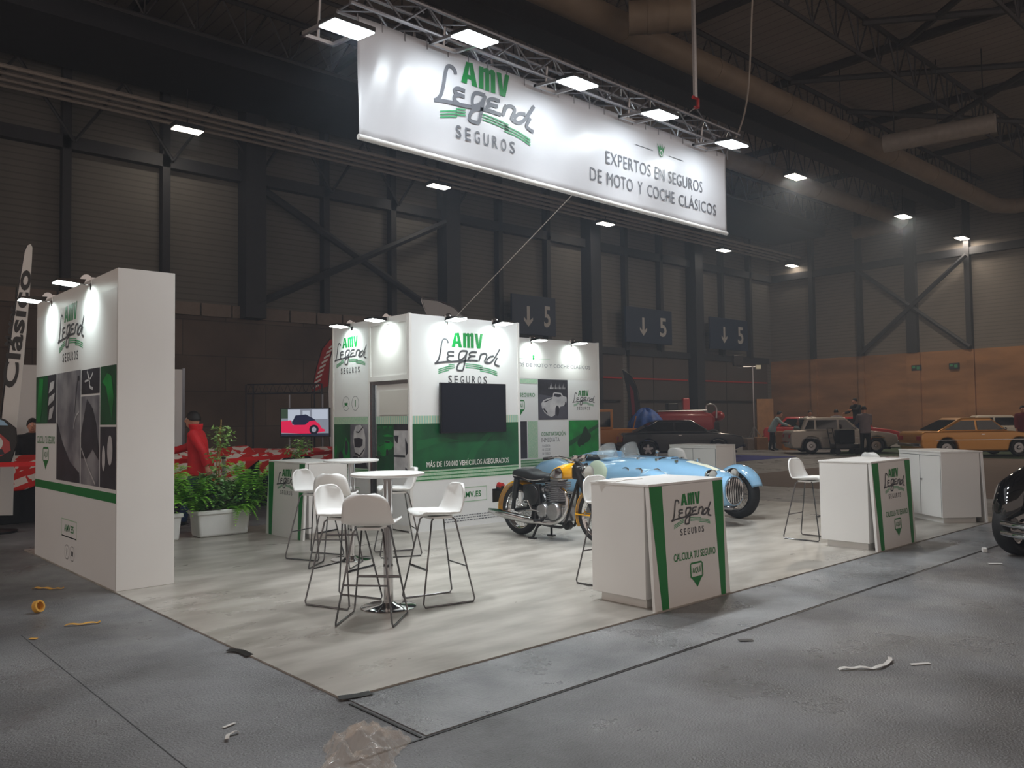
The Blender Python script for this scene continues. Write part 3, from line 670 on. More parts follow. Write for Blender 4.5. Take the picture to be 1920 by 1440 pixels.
decal(t, 'photo_tile', fb, [rect(2.73, .80, 3.565, 1.49)], 'brightgreen', .003)
decal(t, 'printed_rider', fb, [place(BIKER, 2.93, .92, .44, .46)], mat('dark_print', (12, 52, 30), .5), .006)
decal(t, 'printed_kerb', fb, [[(2.73, 1.1), (3.565, 1.42), (3.565, 1.35), (2.73, 1.0)]], 'dgreen', .0045)
for z in (.78, .735, .69): decal(t, 'thin_stripe', fb, [rect(.06, z - .006, 3.565, z + .006)], 'green', .005)
decal(t, 'pale_band', fb, [rect(.06, .67, 3.565, .80)], 'palegreen', .003)
arm_lamp('arm spotlight on the back wall above the crest', (8.6 + 1.72, wy, 2.99), 0)
arm_lamp('arm spotlight on the back wall, rightmost on the stand', (8.6 + 2.78, wy, 2.99), 0)

# ------------------------------------------------------------------ counters
def counter(label, loc, rz, calc=True, group='white branded counters'):
    """front is -y, left end of the front at x=0, doors at the back"""
    t = T('counter', label, 'counter', loc, rz, group)
    w, d, h = 1.03, .62, 1.01
    MB().box(0.0, w, .05, d, .09, h - .02).build('body', 'white', t, bevel=.003)
    MB().box(.06, w - .06, .09, d - .05, .012, .09).build('plinth', 'white', t)
    MB().box(-.006, w + .006, .0, d + .008, h - .02, h).build('top', 'white', t, bevel=.003)
    b4 = [(-.005, -.045, .012), (w + .02, -.045, .012), (w + .02, -.02, .012), (-.005, -.02, .012)]
    t4 = [(0, 0, h - .022), (w, 0, h - .022), (w, .04, h - .022), (0, .04, h - .022)]
    MB().hexa(b4, t4).build('front_panel', 'white', t)
    for x in (.012, .5): MB().box(x, x + .006, d, d + .003, .1, h - .06).build('door_gap', 'ink', t)
    MB().box(.02, w - .02, d, d + .003, h - .065, h - .06).build('door_gap', 'ink', t)
    MB().tube([(.46, d, .6), (.46, d + .02, .6)], .012, 8).build('door_knob', 'steel', t)
    u = V((0, .045, h - .034)); f = Frame((0, -.045, .012), (1, 0, 0), u)
    H = u.length
    decal(t, 'green_stripe', f, [[(.085, 0), (.175, 0), (.165, H), (.0, H)]], 'green', .002)
    decal(t, 'green_stripe', f, [[(w - .12, 0), (w - .05, 0), (w, H), (w - .15, H)]], 'green', .002)
    return t, f, H
def counter_print(t, f, calc=True):
    logo(t, f, .27, .685, .56, green='green', ink='ink', fat=1.2)
    if calc:
        text(t, 'lettering', 'CALCULA TU SEGURO', f, .27, .355, .59, .062, 'green', .012)
        badge(t, f, .49, .115, .165, .20)
c1, f1, _ = counter('white counter with logo, nearest, in front of the racing car', (5.235, 4.14, 0), 0); counter_print(c1, f1)
c2, f2, _ = counter('white counter with logo at right, with a stool at its left', (9.22, 4.14, 0), 0); counter_print(c2, f2)
counter('plain white counter set diagonally on the stand right corner', (12.205 + .397 + .02, 4.1, 0), radians(53))
counter('plain white counter behind the nose of the blue racing car', (13.36, 8.53, 0), radians(90))
c5, f5, _ = counter('white counter with logo beside the ferns, under the rear high table', (5.2, 10.72, 0), radians(-90)); counter_print(c5, f5, False)
# papers on the first counter
for i, (x, y, r, l) in enumerate(((5.33, 4.62, .3, 'white leaflet lying on the nearest counter, left one'), (5.58, 4.66, -.15, 'folded leaflet lying on the nearest counter, right one'))):
    o = MB().box(-.11, .11, -.09, .09, 0, .006).build('leaflet', 'paper'); o.location = (x, y, 1.0105); o.rotation_euler = (0, 0, r); tag(o, l, 'leaflet', 'leaflets on the counter')

# ------------------------------------------------------------------ bar stools (local: facing +x)
def stool_proto():
    t = T('bar_stool', 'x', 'stool', (0, 0, 0), 0, 'white bar stools')
    prof = smoothpath([(.205, 0, .725), (.19, 0, .742), (.12, 0, .742), (0, 0, .735), (-.1, 0, .738), (-.165, 0, .765), (-.2, 0, .83), (-.222, 0, .92), (-.235, 0, .985)], 4)
    n = len(prof) - 1
    def shell(u, v):
        i = u * n; p = prof[min(int(round(i)), n)]
        s = 2 * v - 1
        w = .205
        if u < .25: w *= .72 + .28 * (u / .25) ** .6
        if u > .6: w *= 1 - .28 * ((u - .6) / .4) ** 1.6
        if u > .86: w *= max(.3, 1 - .5 * ((u - .86) / .14) ** 2.4)
        if u < .06: w *= .82
        back = max(0, min(1, (u - .45) / .2))
        z = p.z + (1 - back) * .03 * abs(s) ** 3; x = p.x + back * .055 * abs(s) ** 2.2
        return V((x, s * w, z))
    MB().grid(shell, n, 12).build('seat_shell', 'wplastic', t, smooth=True, solid=.014)
    def pad(u, v):
        a = 2 * pi * v; r = u
        return V((.03 + .155 * r * cos(a), .165 * r * sin(a), .744 + .014 * (1 - r ** 4) + .012 * abs(r * sin(a)) ** 3))
    MB().grid(pad, 5, 24).build('seat_pad', 'pad', t, smooth=True)
    MB().box(-.1, .1, -.09, .09, .70, .722).build('seat_mount', 'wplastic', t, bevel=.004)
    for s in (-1, 1):
        pts = [(.09, s * .10, .708), (.11, s * .115, .69), (.235, s * .215, .035), (.222, s * .22, .009), (-.222, s * .22, .009), (-.235, s * .215, .035), (-.11, s * .115, .69), (-.09, s * .10, .708)]
        MB().tube(pts, .0075, 8).build('leg_frame', 'leg', t, smooth=True)
    MB().tube([(.183, -.176, .30), (.183, .176, .30)], .011, 8).build('footrest', 'leg', t, smooth=True)
    MB().tube([(-.183, -.176, .30), (-.183, .176, .30)], .007, 8).build('rear_bar', 'leg', t, smooth=True)
    return t
ST = stool_proto()
tb1 = (3.85, 5.77); tb2 = (4.87, 8.02)
spots = [(3.51, 5.48, atan2(.66, .75), 'bar stool with its grey back to us, front of the near high table'),
         (4.28, 5.66, atan2(.2, -.98), 'bar stool right of the near high table, seen from its side'),
         (3.67, 6.17, atan2(-.43, .15), 'bar stool left of the near high table, behind the grey-backed one'),
         (4.53, 7.77, atan2(.66, .75), 'bar stool with its grey back to us at the rear high table'),
         (5.40, 7.90, atan2(.4, -.9), 'bar stool hidden behind the near table post, at the rear high table'),
         (4.64, 8.43, atan2(-.43, .17), 'bar stool in front of the white counter beside the ferns'),
         (5.84, 5.08, radians(-90), 'bar stool behind the nearest counter, mostly hidden'),
         (9.64, 5.12, radians(-90), 'bar stool standing at the left of the right counter'),
         (11.85, 5.2, radians(-20), 'bar stool hidden behind the right counter, dark red bag on it'),
         (11.95, 8.7, 0, 'bar stool before the plain white counter behind the racing car')]
for i, (x, y, a, l) in enumerate(spots):
    if i == 0: ST.location = (x, y, .012); ST.rotation_euler = (0, 0, a); ST['label'] = l
    else: copy_tree(ST, (x, y, .012), a, l)
b = T('handbag', 'small dark red bag on the stool behind the right counter', 'bag', (11.98, 5.15, .775))
MB().ell((0, 0, .075), (.13, .06, .075)).build('bag_body', 'maroon', b, smooth=True)
MB().tube(smoothpath([(.09, -.05, .08), (.14, -.07, -.03), (.18, -.05, -.03), (.12, .02, .09)], 6), .01, 6).build('strap', 'maroon', b, smooth=True)
# ------------------------------------------------------------------ high tables
def high_table(label, loc):
    t = T('high_table', label, 'table', (loc[0], loc[1], .012), 0, 'round white high tables')
    MB().lathe([(0, 1.075), (.285, 1.075), (.305, 1.085), (.305, 1.098), (.295, 1.103), (0, 1.103)], 48).build('table_top', 'wplastic', t, smooth=True)
    MB().lathe([(.04, .02), (.04, 1.0751)], 24).build('post', 'chrome', t, smooth=True)
    MB().lathe([(0, 0), (.225, 0), (.228, .006), (.2, .014), (.08, .022), (.05, .04), (0, .04)], 48).build('base_plate', 'chrome', t, smooth=True)
    MB().lathe([(0, 1.055), (.12, 1.06), (.12, 1.0749), (0, 1.0749)], 24).build('top_flange', 'steel', t)
high_table('round white high table on chrome post, nearer to the camera', tb1)
high_table('round white high table on chrome post, rear one by the ferns', tb2)

# ------------------------------------------------------------------ hanging banner, truss and floodlights
bt = T('hanging_banner', 'long white hanging banner with logo and slogan', 'banner', (4.1, 6.6, 4.2), 0)
bt.rotation_euler = (0, radians(.45), 0)
BW, BH = 6.15, 1.12
def cloth(u, v):
    x = BW * u; z = .03 + v * (BH + .03)
    a = .016 * max(0, 1 - x / 1.0) * sin(x * 17 + (1 - v) * 5) * min(1, (1 - v) * 4 + .1)
    a += .0025 * sin(x * 5.3 + 1) * (1 - v) + .002 * sin(x * 11 + 2 * v)
    return V((x, a, z))
MB().grid(cloth, 160, 14).build('banner_cloth', mat('banner_cloth', (214, 215, 220), .32, noise=.01, spec=.5), bt, smooth=True, solid=.004)
MB().tube([(0, 0, .02), (BW, 0, .02)], .028, 10).build('bottom_rod', 'white', bt, smooth=True)
fb = Frame((0, -.0085, 0), (1, 0, 0))
logo(bt, fb, .89, .60, 1.40, green='logogreen', ink='greyink', word='greyink', off=.002, fat=1.35)
words(bt, 'slogan_word', 'EXPERTOS EN SEGUROS', fb, 3.52, .50, 2.05, .16, 'greyink', 0, .002)
words(bt, 'slogan_word', 'DE MOTO Y COCHE CLÁSICOS', fb, 3.22, .235, 2.68, .16, 'greyink', 0, .002)
decal(bt, 'crest', fb, [[(4.57, .90), (4.54, .98), (4.59, .93), (4.6, 1.0), (4.625, .93), (4.65, 1.0), (4.66, .93), (4.71, .98), (4.68, .90), (4.66, .83), (4.625, .81), (4.59, .83)]] , 'logogreen', .002)
decal(bt, 'crest_ring', fb, stroke_polys(ovalpts(4.625, .865, .03, .035, 16), .012, smooth=False, closed=True), 'wgraphic', .004)
decal(bt, 'thin_rule', fb, [rect(4.1, .86, 4.45, .868), rect(4.8, .86, 5.12, .868)], 'greyink', .002)

tt = T('lighting_truss', 'aluminium lattice truss carrying the banner', 'truss', (3.95, 6.6, 5.42), 0)
tt.rotation_euler = (0, radians(.35), 0)
TL = 6.5
for y, z in ((-.12, 0), (.12, 0), (-.12, .25), (.12, .25)):
    MB().tube([(0, y, z), (TL, y, z)], .022, 8).build('chord', 'alu', tt, smooth=True)
lt = MB(); n = 22
for i in range(n):
    xa, xb = i * TL / n, (i + 1) * TL / n; fl = i % 2
    for y in (-.12, .12):
        lt.tube([(xa, y, .25 * fl), (xb, y, .25 * (1 - fl))], .011, 5)
    for z in (0, .25):
        lt.tube([(xa, -.12 if fl else .12, z), (xb, .12 if fl else -.12, z)], .009, 5)
lt.build('lattice', 'alu', tt)
for i in range(24):
    x = .15 + i * .27
    MB().tube([(x, -.005, -.12), (x, 0, -.02)], .006, 5).build('banner_tie', 'alu', tt)
def flood(label, x, z, y=6.0, tilt=.12, turn=0, lit=1.0):
    t = T('floodlight', label, 'floodlight', (x, y, z), 0, 'floodlights on the banner truss')
    MB().box(-.2, .2, -.14, .14, .012, .055).build('housing', 'black', t, bevel=.01)
    MB().box(-.19, .19, -.13, .13, 0, .012).build('lamp_panel', 'floodglow', t)
    b = MB(); b.box(-.17, -.14, .13, .52, .02, .05); b.box(.14, .17, .13, .52, .02, .05); b.box(-.17, .17, .48, .52, .02, .05)
    b.build('bracket', 'steel', t)
    MB().tube([(0, .5, .04), (0, .5, 5.46 - z)], .014, 6).build('drop_arm', 'steel', t)
    l = bpy.data.lights.new('flood_light', 'SPOT'); l.energy = FLOOD_W * lit; l.spot_size = radians(128); l.spot_blend = 1.0; l.shadow_soft_size = .14; l.color = (.93, .97, 1)
    lo = bpy.data.objects.new('flood_light', l); COL.objects.link(lo); lo.parent = t; lo.location = (0, 0, -.02); lo.rotation_euler = (radians(-27), 0, 0)
    t.rotation_euler = (tilt, 0, turn)
for i, (x, z, l) in enumerate(((3.62, 4.87, 'bright floodlight at the left end of the banner'), (5.04, 5.22, 'bright floodlight above the green letters of the banner'), (6.49, 5.17, 'bright floodlight above the middle of the banner'), (7.94, 5.17, 'bright floodlight above the banner slogan'), (9.49, 5.15, 'bright floodlight at the right end of the banner'))):
    flood(l, x, z)
for i, (x, l) in enumerate(((4.85, 'floodlight behind the truss left end'), (5.9, 'floodlight behind the banner, second from the left'), (7.1, 'floodlight behind the middle of the banner'), (8.3, 'floodlight behind the truss, glimpsed above the slogan'), (9.75, 'floodlight behind the truss right end'))):
    flood(l, x, 5.2, 7.2, .12, pi, .38)
# chain hoist, cables
h = T('chain_hoist', 'grey lifting chain with red hook on the truss', 'hoist', (9.55, 6.6, 0))
MB().tube([(0, 0, 5.98), (0, 0, 15.2)], .035, 6).build('chain', 'steel', h)
MB().tube([(-.06, 0, 5.98), (.06, 0, 5.98), (.06, 0, 5.86), (-.02, 0, 5.84)], .025, 6).build('hook', 'red', h)
for s in (-1, 1): MB().tube([(0, 0, 5.85), (s * .28, 0, 5.66)], .01, 5).build('sling', 'alu', h)
h = T('chain_hoist', 'lifting chain on the truss left end', 'hoist', (4.6, 6.6, 0))
MB().tube([(0, 0, 5.98), (0, 0, 15.2)], .035, 6).build('chain', 'steel', h)
MB().tube([(-.06, 0, 5.98), (.06, 0, 5.98), (.06, 0, 5.86), (-.02, 0, 5.84)], .025, 6).build('hook', 'red', h)
for s in (-1, 1): MB().tube([(0, 0, 5.85), (s * .28, 0, 5.66)], .01, 5).build('sling', 'alu', h)
tag(MB().tube(smoothpath([(10.3, 6.6, 5.5), (10.75, 6.7, 5.75), (11.4, 6.9, 6.6), (11.9, 7.1, 8.0), (12.3, 7.2, 10.5), (12.4, 7.25, 15.0)], 8), .014, 5).build('power_cable', 'pipe'), 'thin pale cable rising from the truss right end', 'cable')
tag(MB().tube([(7.05, 6.62, 4.19), (7.3, 9.16, 3.02)], .006, 5).build('tie_wire', 'pipe'), 'thin wire from the banner down to the cabin roof', 'wire')
# ------------------------------------------------------------------ wheels
def wheel(parent, name, c, R, w, tyre_r, rim_m='chrome', spokes=0, style='disc', axis='y'):
    """tyre ring with a rim, hub and spokes; the axle runs along y"""
    c = V(c)
    rim = R - tyre_r
    prof = []
    for i in range(15):
        a = -pi / 2 - .0 + 2 * pi * i / 14
        prof.append((R - tyre_r * .5 + tyre_r * .5 * -sin(a) * 1.0, w / 2 * cos(a)))
    b = MB(); rings = []
    for r, h in prof[:-1]:
        rings.append([c + V((r * cos(2 * pi * j / 40), h, r * sin(2 * pi * j / 40))) for j in range(40)])
    b.rings(rings, closed=True)
    wh = b.build(name, 'rubber', parent, smooth=True)
    b = MB(); rings = []
    for r, h in ((rim + .004, -w * .36), (rim + .012, -w * .4), (rim + .012, w * .4), (rim + .004, w * .36), (rim - .012, w * .2), (rim - .012, -w * .2)):
        rings.append([c + V((r * cos(2 * pi * j / 40), h, r * sin(2 * pi * j / 40))) for j in range(40)])
    b.rings(rings, closed=True).build('rim', rim_m, wh, smooth=True)
    if style == 'wire':
        b = MB()
        for k in range(spokes):
            a = 2 * pi * k / spokes; s = 1 if k % 2 else -1; da = .35 * (1 if (k // 2) % 2 else -1)
            b.tube([c + V((.035 * cos(a + da * 2.5), s * w * .32, .035 * sin(a + da * 2.5))), c + V((rim * cos(a), 0, rim * sin(a)))], .0024, 4, caps=False)
        o = b.build('spokes', 'chrome', wh)
        MB().tube([c - V((0, w * .5, 0)), c + V((0, w * .5, 0))], .04, 14).build('hub', 'steel', wh, smooth=True)
    else:
        MB().lathe([(0, -w * .2), (rim, -w * .2), (rim, w * .05), (0, w * .05)], 28, c, 'y').build('wheel_disc', 'black' if style == 'star' else rim_m, wh)
        if style == 'star':
            b = MB()
            for sgn in (-1, 1):
                for k in range(5):
                    a = 2 * pi * k / 5 + .3; p = V((-sin(a), 0, cos(a))); q = V((cos(a), 0, sin(a)))
                    y = sgn * w * .36
                    b.prism([c + V((0, y, 0)) + p * .05 + q * .03, c + V((0, y, 0)) - p * .05 + q * .03, c + V((0, y, 0)) - p * .03 + q * rim, c + V((0, y, 0)) + p * .03 + q * rim], (0, -sgn * .02, 0))
                b.lathe([(0, sgn * w * .38), (.07, sgn * w * .36), (.07, sgn * w * .25), (0, sgn * w * .25)], 16, c, 'y')
            b.build('wheel_spokes', 'steel', wh)
        else:
            b = MB()
            for sgn in (-1, 1): b.lathe([(0, sgn * w * .44), (.05, sgn * w * .42), (.07, sgn * w * .3), (0, sgn * w * .3)], 18, c, 'y')
            b.build('hub_cap', rim_m, wh, smooth=True)
    return wh
def loft(secs, n=24, power=2.6):
    """closed body from superellipse sections (x, cy, cz, half width, half height up, half height down)"""
    rings = []
    for x, cz, hw, up, dn in secs:
        ring = []
        for j in range(n):
            a = 2 * pi * j / n; ca, sa = cos(a), sin(a)
            y = hw * abs(ca) ** (2 / power) * (1 if ca > 0 else -1)
            z = (up if sa > 0 else dn) * abs(sa) ** (2 / power) * (1 if sa > 0 else -1)
            ring.append(V((x, y, cz + z)))
        rings.append(ring)
    return rings
def interp(tab, x):
    if x <= tab[0][0]: return tab[0][1:]
    for a, b in zip(tab, tab[1:]):
        if x <= b[0]:
            t = (x - a[0]) / (b[0] - a[0]); t = t * t * (3 - 2 * t) * .5 + t * .5
            return tuple(p + (q - p) * t for p, q in zip(a[1:], b[1:]))
    return tab[-1][1:]
# ------------------------------------------------------------------ classic motorcycle (local: forward +x, rear axle above the origin)
mc = T('motorcycle', 'classic yellow and black motorcycle on its centre stand', 'motorcycle', (7.46, 8.04, .012), radians(-90))
R = .335; FX = 1.39
wheel(mc, 'rear_wheel', (0, 0, R), R, .105, .095, 'chrome', 36, 'wire')
wheel(mc, 'front_wheel', (FX, 0, R + .02), R, .09, .085, 'chrome', 36, 'wire')
b = MB()
for s in (-1, 1):
    b.tube([(0, s * .1, R), (.42, s * .1, .40)], .02, 8)
    b.tube([(.02, s * .12, .76), (.35, s * .13, .74), (.72, s * .06, .80), (1.05, 0, .92)], .018, 8)
    b.tube([(.42, s * .1, .40), (.36, s * .12, .74)], .018, 8)
    b.tube(smoothpath([(1.06, 0, .80), (.98, s * .05, .5), (.90, s * .1, .22), (.78, s * .12, .18), (.42, s * .12, .22), (.42, s * .1, .4)], 4), .017, 8)
b.tube([(1.03, 0, .98), (1.09, 0, .74)], .035, 10)
b.build('frame', 'black', mc, smooth=True)
for s in (-1, 1):
    a = MB()
    a.tube([(0, s * .14, R + .02), (.04, s * .145, .52)], .028, 10); a.tube([(.04, s * .145, .50), (.09, s * .145, .74)], .042, 12)
    a.build('rear_shock', 'black', mc, smooth=True)
# engine
b = MB()
b.box(.46, .88, -.11, .11, .24, .42)
b.lathe([(0, -.165), (.1, -.16), (.125, -.13), (.13, -.08), (.13, .08), (.12, .14), (0, .15)], 24, (.74, 0, .36), 'y')
b.lathe([(0, -.15), (.085, -.145), (.11, -.1), (.11, .1), (0, .12)], 24, (.53, 0, .36), 'y')
b.build('crankcase', 'steel', mc, smooth=True, bevel=.01)
b = MB()
for i in range(10):
    z = .50 + .024 * i; w = .105 if i < 7 else .12
    b.box(.70 - w, .70 + w, -w * .95, w * .95, z, z + .01)
b.box(.63, .77, -.07, .07, .42, .76)
b.build('cylinder', 'alu', mc)
MB().box(.62, .80, -.085, .085, .735, .79).build('rocker_box', 'chrome', mc, bevel=.02, smooth=True)
b = MB(); b.lathe([(0, -.04), (.05, -.04), (.06, 0), (.05, .05), (0, .05)], 16, (.50, -.06, .62), 'x'); b.tube([(.5, -.06, .62), (.62, -.06, .62)], .025, 10)
b.build('carburettor', 'steel', mc, smooth=True)
MB().tube(smoothpath([(.80, -.07, .66), (.93, -.1, .60), (.965, -.12, .45), (.90, -.14, .30), (.75, -.16, .225), (.5, -.17, .22), (.42, -.17, .225)], 6), .024, 12).build('exhaust_pipe', 'chrome', mc, smooth=True)
MB().tube([(.46, -.17, .222), (.38, -.172, .23), (.3, -.175, .235), (-.22, -.185, .285), (-.38, -.19, .30), (-.42, -.19, .305)], [.024, .042, .05, .052, .036, .03], 14).build('silencer', 'chrome', mc, smooth=True)
b = MB(); b.lathe([(0, -.05), (.10, -.045), (.14, -.02), (.14, .02), (0, .03)], 22, (.36, -.13, .55), 'y'); b.hexa([(.22, -.15, .44), (.52, -.15, .44), (.52, -.09, .44), (.22, -.09, .44)], [(.2, -.15, .68), (.5, -.15, .70), (.5, -.09, .70), (.2, -.09, .68)])
b.build('side_cover', 'black', mc, smooth=True, bevel=.012)
# tank
TKZ = -.02
tk = [(.60, .775, .075, .05, .03), (.66, .81, .105, .085, .04), (.76, .825, .13, .115, .06), (.9, .84, .145, .135, .07), (1.0, .85, .13, .13, .075), (1.07, .85, .09, .10, .06), (1.10, .85, .05, .06, .04)]
tank = MB().rings(loft([(x, z, w, u, d) for x, z, w, u, d in tk], 22, 2.4)).build('fuel_tank', 'yellow', mc, smooth=True, sub=1)
for s in (-1, 1):
    pts = [(.655, s * .113, .80), (.80, s * .142, .785), (.92, s * .153, .79), (.925, s * .15, .86), (.88, s * .143, .915), (.78, s * .128, .895), (.70, s * .116, .855)]
    MB().prism(pts, (0, s * .006, 0)).build('chrome_tank_panel', 'chrome', tank, label='chrome tank side panel')
    MB().tube([(p[0], p[1] + s * .006, p[2]) for p in pts], .005, 5, closed=True).build('panel_edge', 'black', tank, smooth=True)
MB().lathe([(0, 0), (.035, 0), (.035, .015), (0, .02)], 16, (.93, 0, .972)).build('filler_cap', 'chrome', tank, smooth=True)
# seat
st = MB().rings(loft([(-.06, .80, .10, .04, .05), (-.02, .805, .13, .07, .07), (.15, .805, .135, .075, .085), (.27, .805, .135, .08, .09), (.30, .79, .135, .055, .09), (.45, .77, .135, .055, .08), (.58, .77, .11, .06, .05), (.64, .78, .08, .04, .03)], 20, 3.2)).build('seat', 'leather', mc, smooth=True, sub=1)
for s in (-1, 1): MB().tube([(0, s * .137, .79), (.14, s * .142, .775), (.3, s * .142, .745), (.45, s * .142, .745), (.58, s * .125, .77)], .008, 6).build('chrome_strip', 'chrome', st, smooth=True)
def guard(a0, a1, cx_, cz_, r, w, m, name):
    b = MB()
    def f(u, v):
        a = a0 + (a1 - a0) * u; s = 2 * v - 1
        rr = r - .03 * abs(s) ** 3
        return V((cx_ + rr * cos(a), s * w, cz_ + rr * sin(a)))
    return MB().grid(f, 20, 8).build(name, m, mc, smooth=True, solid=.004)
rg = guard(radians(60), radians(196), 0, R, R + .05, .085, 'yellow', 'rear_mudguard')
MB().box(-.47, -.455, -.09, .09, .40, .58).build('number_plate', 'black', rg)
MB().tube([(-.36, 0, .62), (-.44, 0, .63)], .04, 12).build('tail_lamp', 'red', mc, smooth=True)
MB().box(-.46, -.36, -.03, .03, .55, .62).build('plate_bracket', 'black', mc)
fg = guard(radians(20), radians(205), FX, R + .02, R + .035, .06, 'yellow', 'front_mudguard')
for s in (-1, 1):
    MB().tube([(FX - .34, s * .062, R + .02), (FX - .02, s * .085, R + .02)], .009, 6).build('mudguard_stay', 'yellow', fg, smooth=True)
    f = MB(); f.tube([(1.08, s * .09, .96), (1.20, s * .09, .70), (1.26, s * .09, .58)], .034, 12); f.tube([(1.24, s * .09, .62), (FX, s * .09, R + .02)], .022, 10)
    f.build('fork_leg', 'black', mc, smooth=True)
MB().box(1.04, 1.16, -.12, .12, .78, .95).build('fork_shroud', 'black', mc, bevel=.03, smooth=True)
hl = MB().lathe([(0, -.09), (.05, -.085), (.085, -.05), (.095, 0), (.095, .03)], 24, (1.20, 0, .86), 'x').build('headlamp', 'chrome', mc, smooth=True)
MB().lathe([(0, .045), (.05, .042), (.092, .028), (.092, .02), (0, .02)], 24, (1.20, 0, .86), 'x').build('headlamp_lens', 'lens', hl, smooth=True)
b = MB()
for s in (-1, 1): b.tube(smoothpath([(1.03, 0, 1.0), (1.04, s * .12, 1.02), (.98, s * .24, 1.055), (.9, s * .33, 1.05), (.84, s * .38, 1.04)], 5), .012, 8)
b.build('handlebar', 'chrome', mc, smooth=True)
for s in (-1, 1):
    MB().tube([(.93, s * .30, 1.053), (.83, s * .39, 1.038)], .018, 8).build('grip', 'rubber', mc, smooth=True)
    MB().tube([(.97, s * .25, 1.07), (1.0, s * .3, 1.065), (.93, s * .4, 1.05)], .007, 6).build('lever', 'chrome', mc, smooth=True)
    MB().lathe([(0, -.03), (.045, -.02), (.045, .01), (0, .02)], 16, (1.07, s * .07, 1.03), 'x').build('instrument', 'chrome', mc, smooth=True)
    sd = MB(); sd.tube([(.47, s * .10, .24), (.40, s * .17, .02)], .016, 8); sd.box(.34, .45, s * .17 - .025, s * .17 + .025, 0, .018)
    sd.build('centre_stand_leg', 'black', mc, smooth=True)
MB().tube(smoothpath([(.445, -.13, .15), (.45, 0, .19), (.445, .13, .15)], 5), .012, 6).build('centre_stand_bridge', 'black', mc, smooth=True)
b = MB(); b.tube([(.52, -.17, .36), (.44, -.22, .38), (.38, -.24, .5)], .01, 6); b.tube([(.38, -.24, .5), (.38, -.32, .5)], .014, 6); b.build('kick_starter', 'chrome', mc, smooth=True)
for s in (-1, 1): MB().tube([(.56, s * .13, .25), (.56, s * .3, .25)], .014, 6).build('footrest', 'rubber', mc, smooth=True)
MB().lathe([(0, -.03), (.06, -.03), (.06, .03), (0, .03)], 16, (.86, 0, .2), 'y').build('sump', 'black', mc)
b = MB()
for i in range(5):
    a = .2 * i; b.tube(smoothpath([(1.0, -.05 + .02 * i, 1.02), (1.14, -.10 + .04 * i, .98 - .02 * i), (1.1, -.06 + .02 * i, .8)], 4), .005, 5)
b.build('control_cables', 'black', mc)

# ------------------------------------------------------------------ pale blue racing car (local: forward +x, front axle above the origin)
rc = T('racing_car', 'pale blue open vintage racing car with chrome grille', 'racing car', (9.99, 7.0, .012), radians(-97))
body = [(-3.45, .55, .05, .06, .06), (-3.35, .56, .22, .16, .16), (-3.1, .55, .36, .20, .20), (-2.7, .57, .50, .25, .28), (-2.2, .60, .58, .27, .32), (-1.7, .61, .61, .28, .33), (-1.2, .62, .60, .31, .34), (-.8, .62, .55, .31, .33), (-.3, .60, .44, .30, .30), (.1, .57, .36, .27, .28), (.4, .53, .30, .24, .25), (.56, .50, .24, .21, .22), (.62, .48, .17, .15, .16), (.64, .47, .05, .05, .05)]
N = 40; secs = []
for i in range(N + 1):
    x = -3.45 + (4.09) * (1 - cos(pi * i / N)) / 2; secs.append((x, *interp(body, x)))
MB().rings(loft(secs, 36, 2.5)).build('body', 'blue', rc, smooth=True)
ck = MB(); ck.rings(loft([(-2.3, .875, .36, .035, .05), (-2.2, .885, .42, .04, .06), (-1.85, .885, .42, .04, .06), (-1.75, .875, .38, .035, .05)], 20, 3.5))
ck.build('cockpit', 'leather', rc, smooth=True)
MB().rings(loft([(-3.1, .66, .06, .06, .1), (-2.7, .76, .11, .12, .1), (-2.2, .84, .13, .14, .1), (-1.8, .87, .14, .14, .1), (-1.66, .87, .13, .12, .1)], 20, 2.3)).build('headrest_fairing', 'blue', rc, smooth=True)
for s in (-1, 1):
    cy = s * .24
    def scr(u, v):
        a = radians(-75 + 150 * v); h = .26 * (1 - .62 * abs(2 * v - 1) ** 2.4)
        return V((-1.66 + .15 * cos(a) - .09 * u, cy + .20 * sin(a), .87 + h * u))
    ws = MB().grid(scr, 6, 14).build('windscreen', 'glass', rc, smooth=True, solid=.004)
# cowls in front of the screens
for s in (-1, 1): MB().ell((-1.48, s * .24, .87), (.26, .2, .05)).build('scuttle', 'blue', rc, smooth=True)
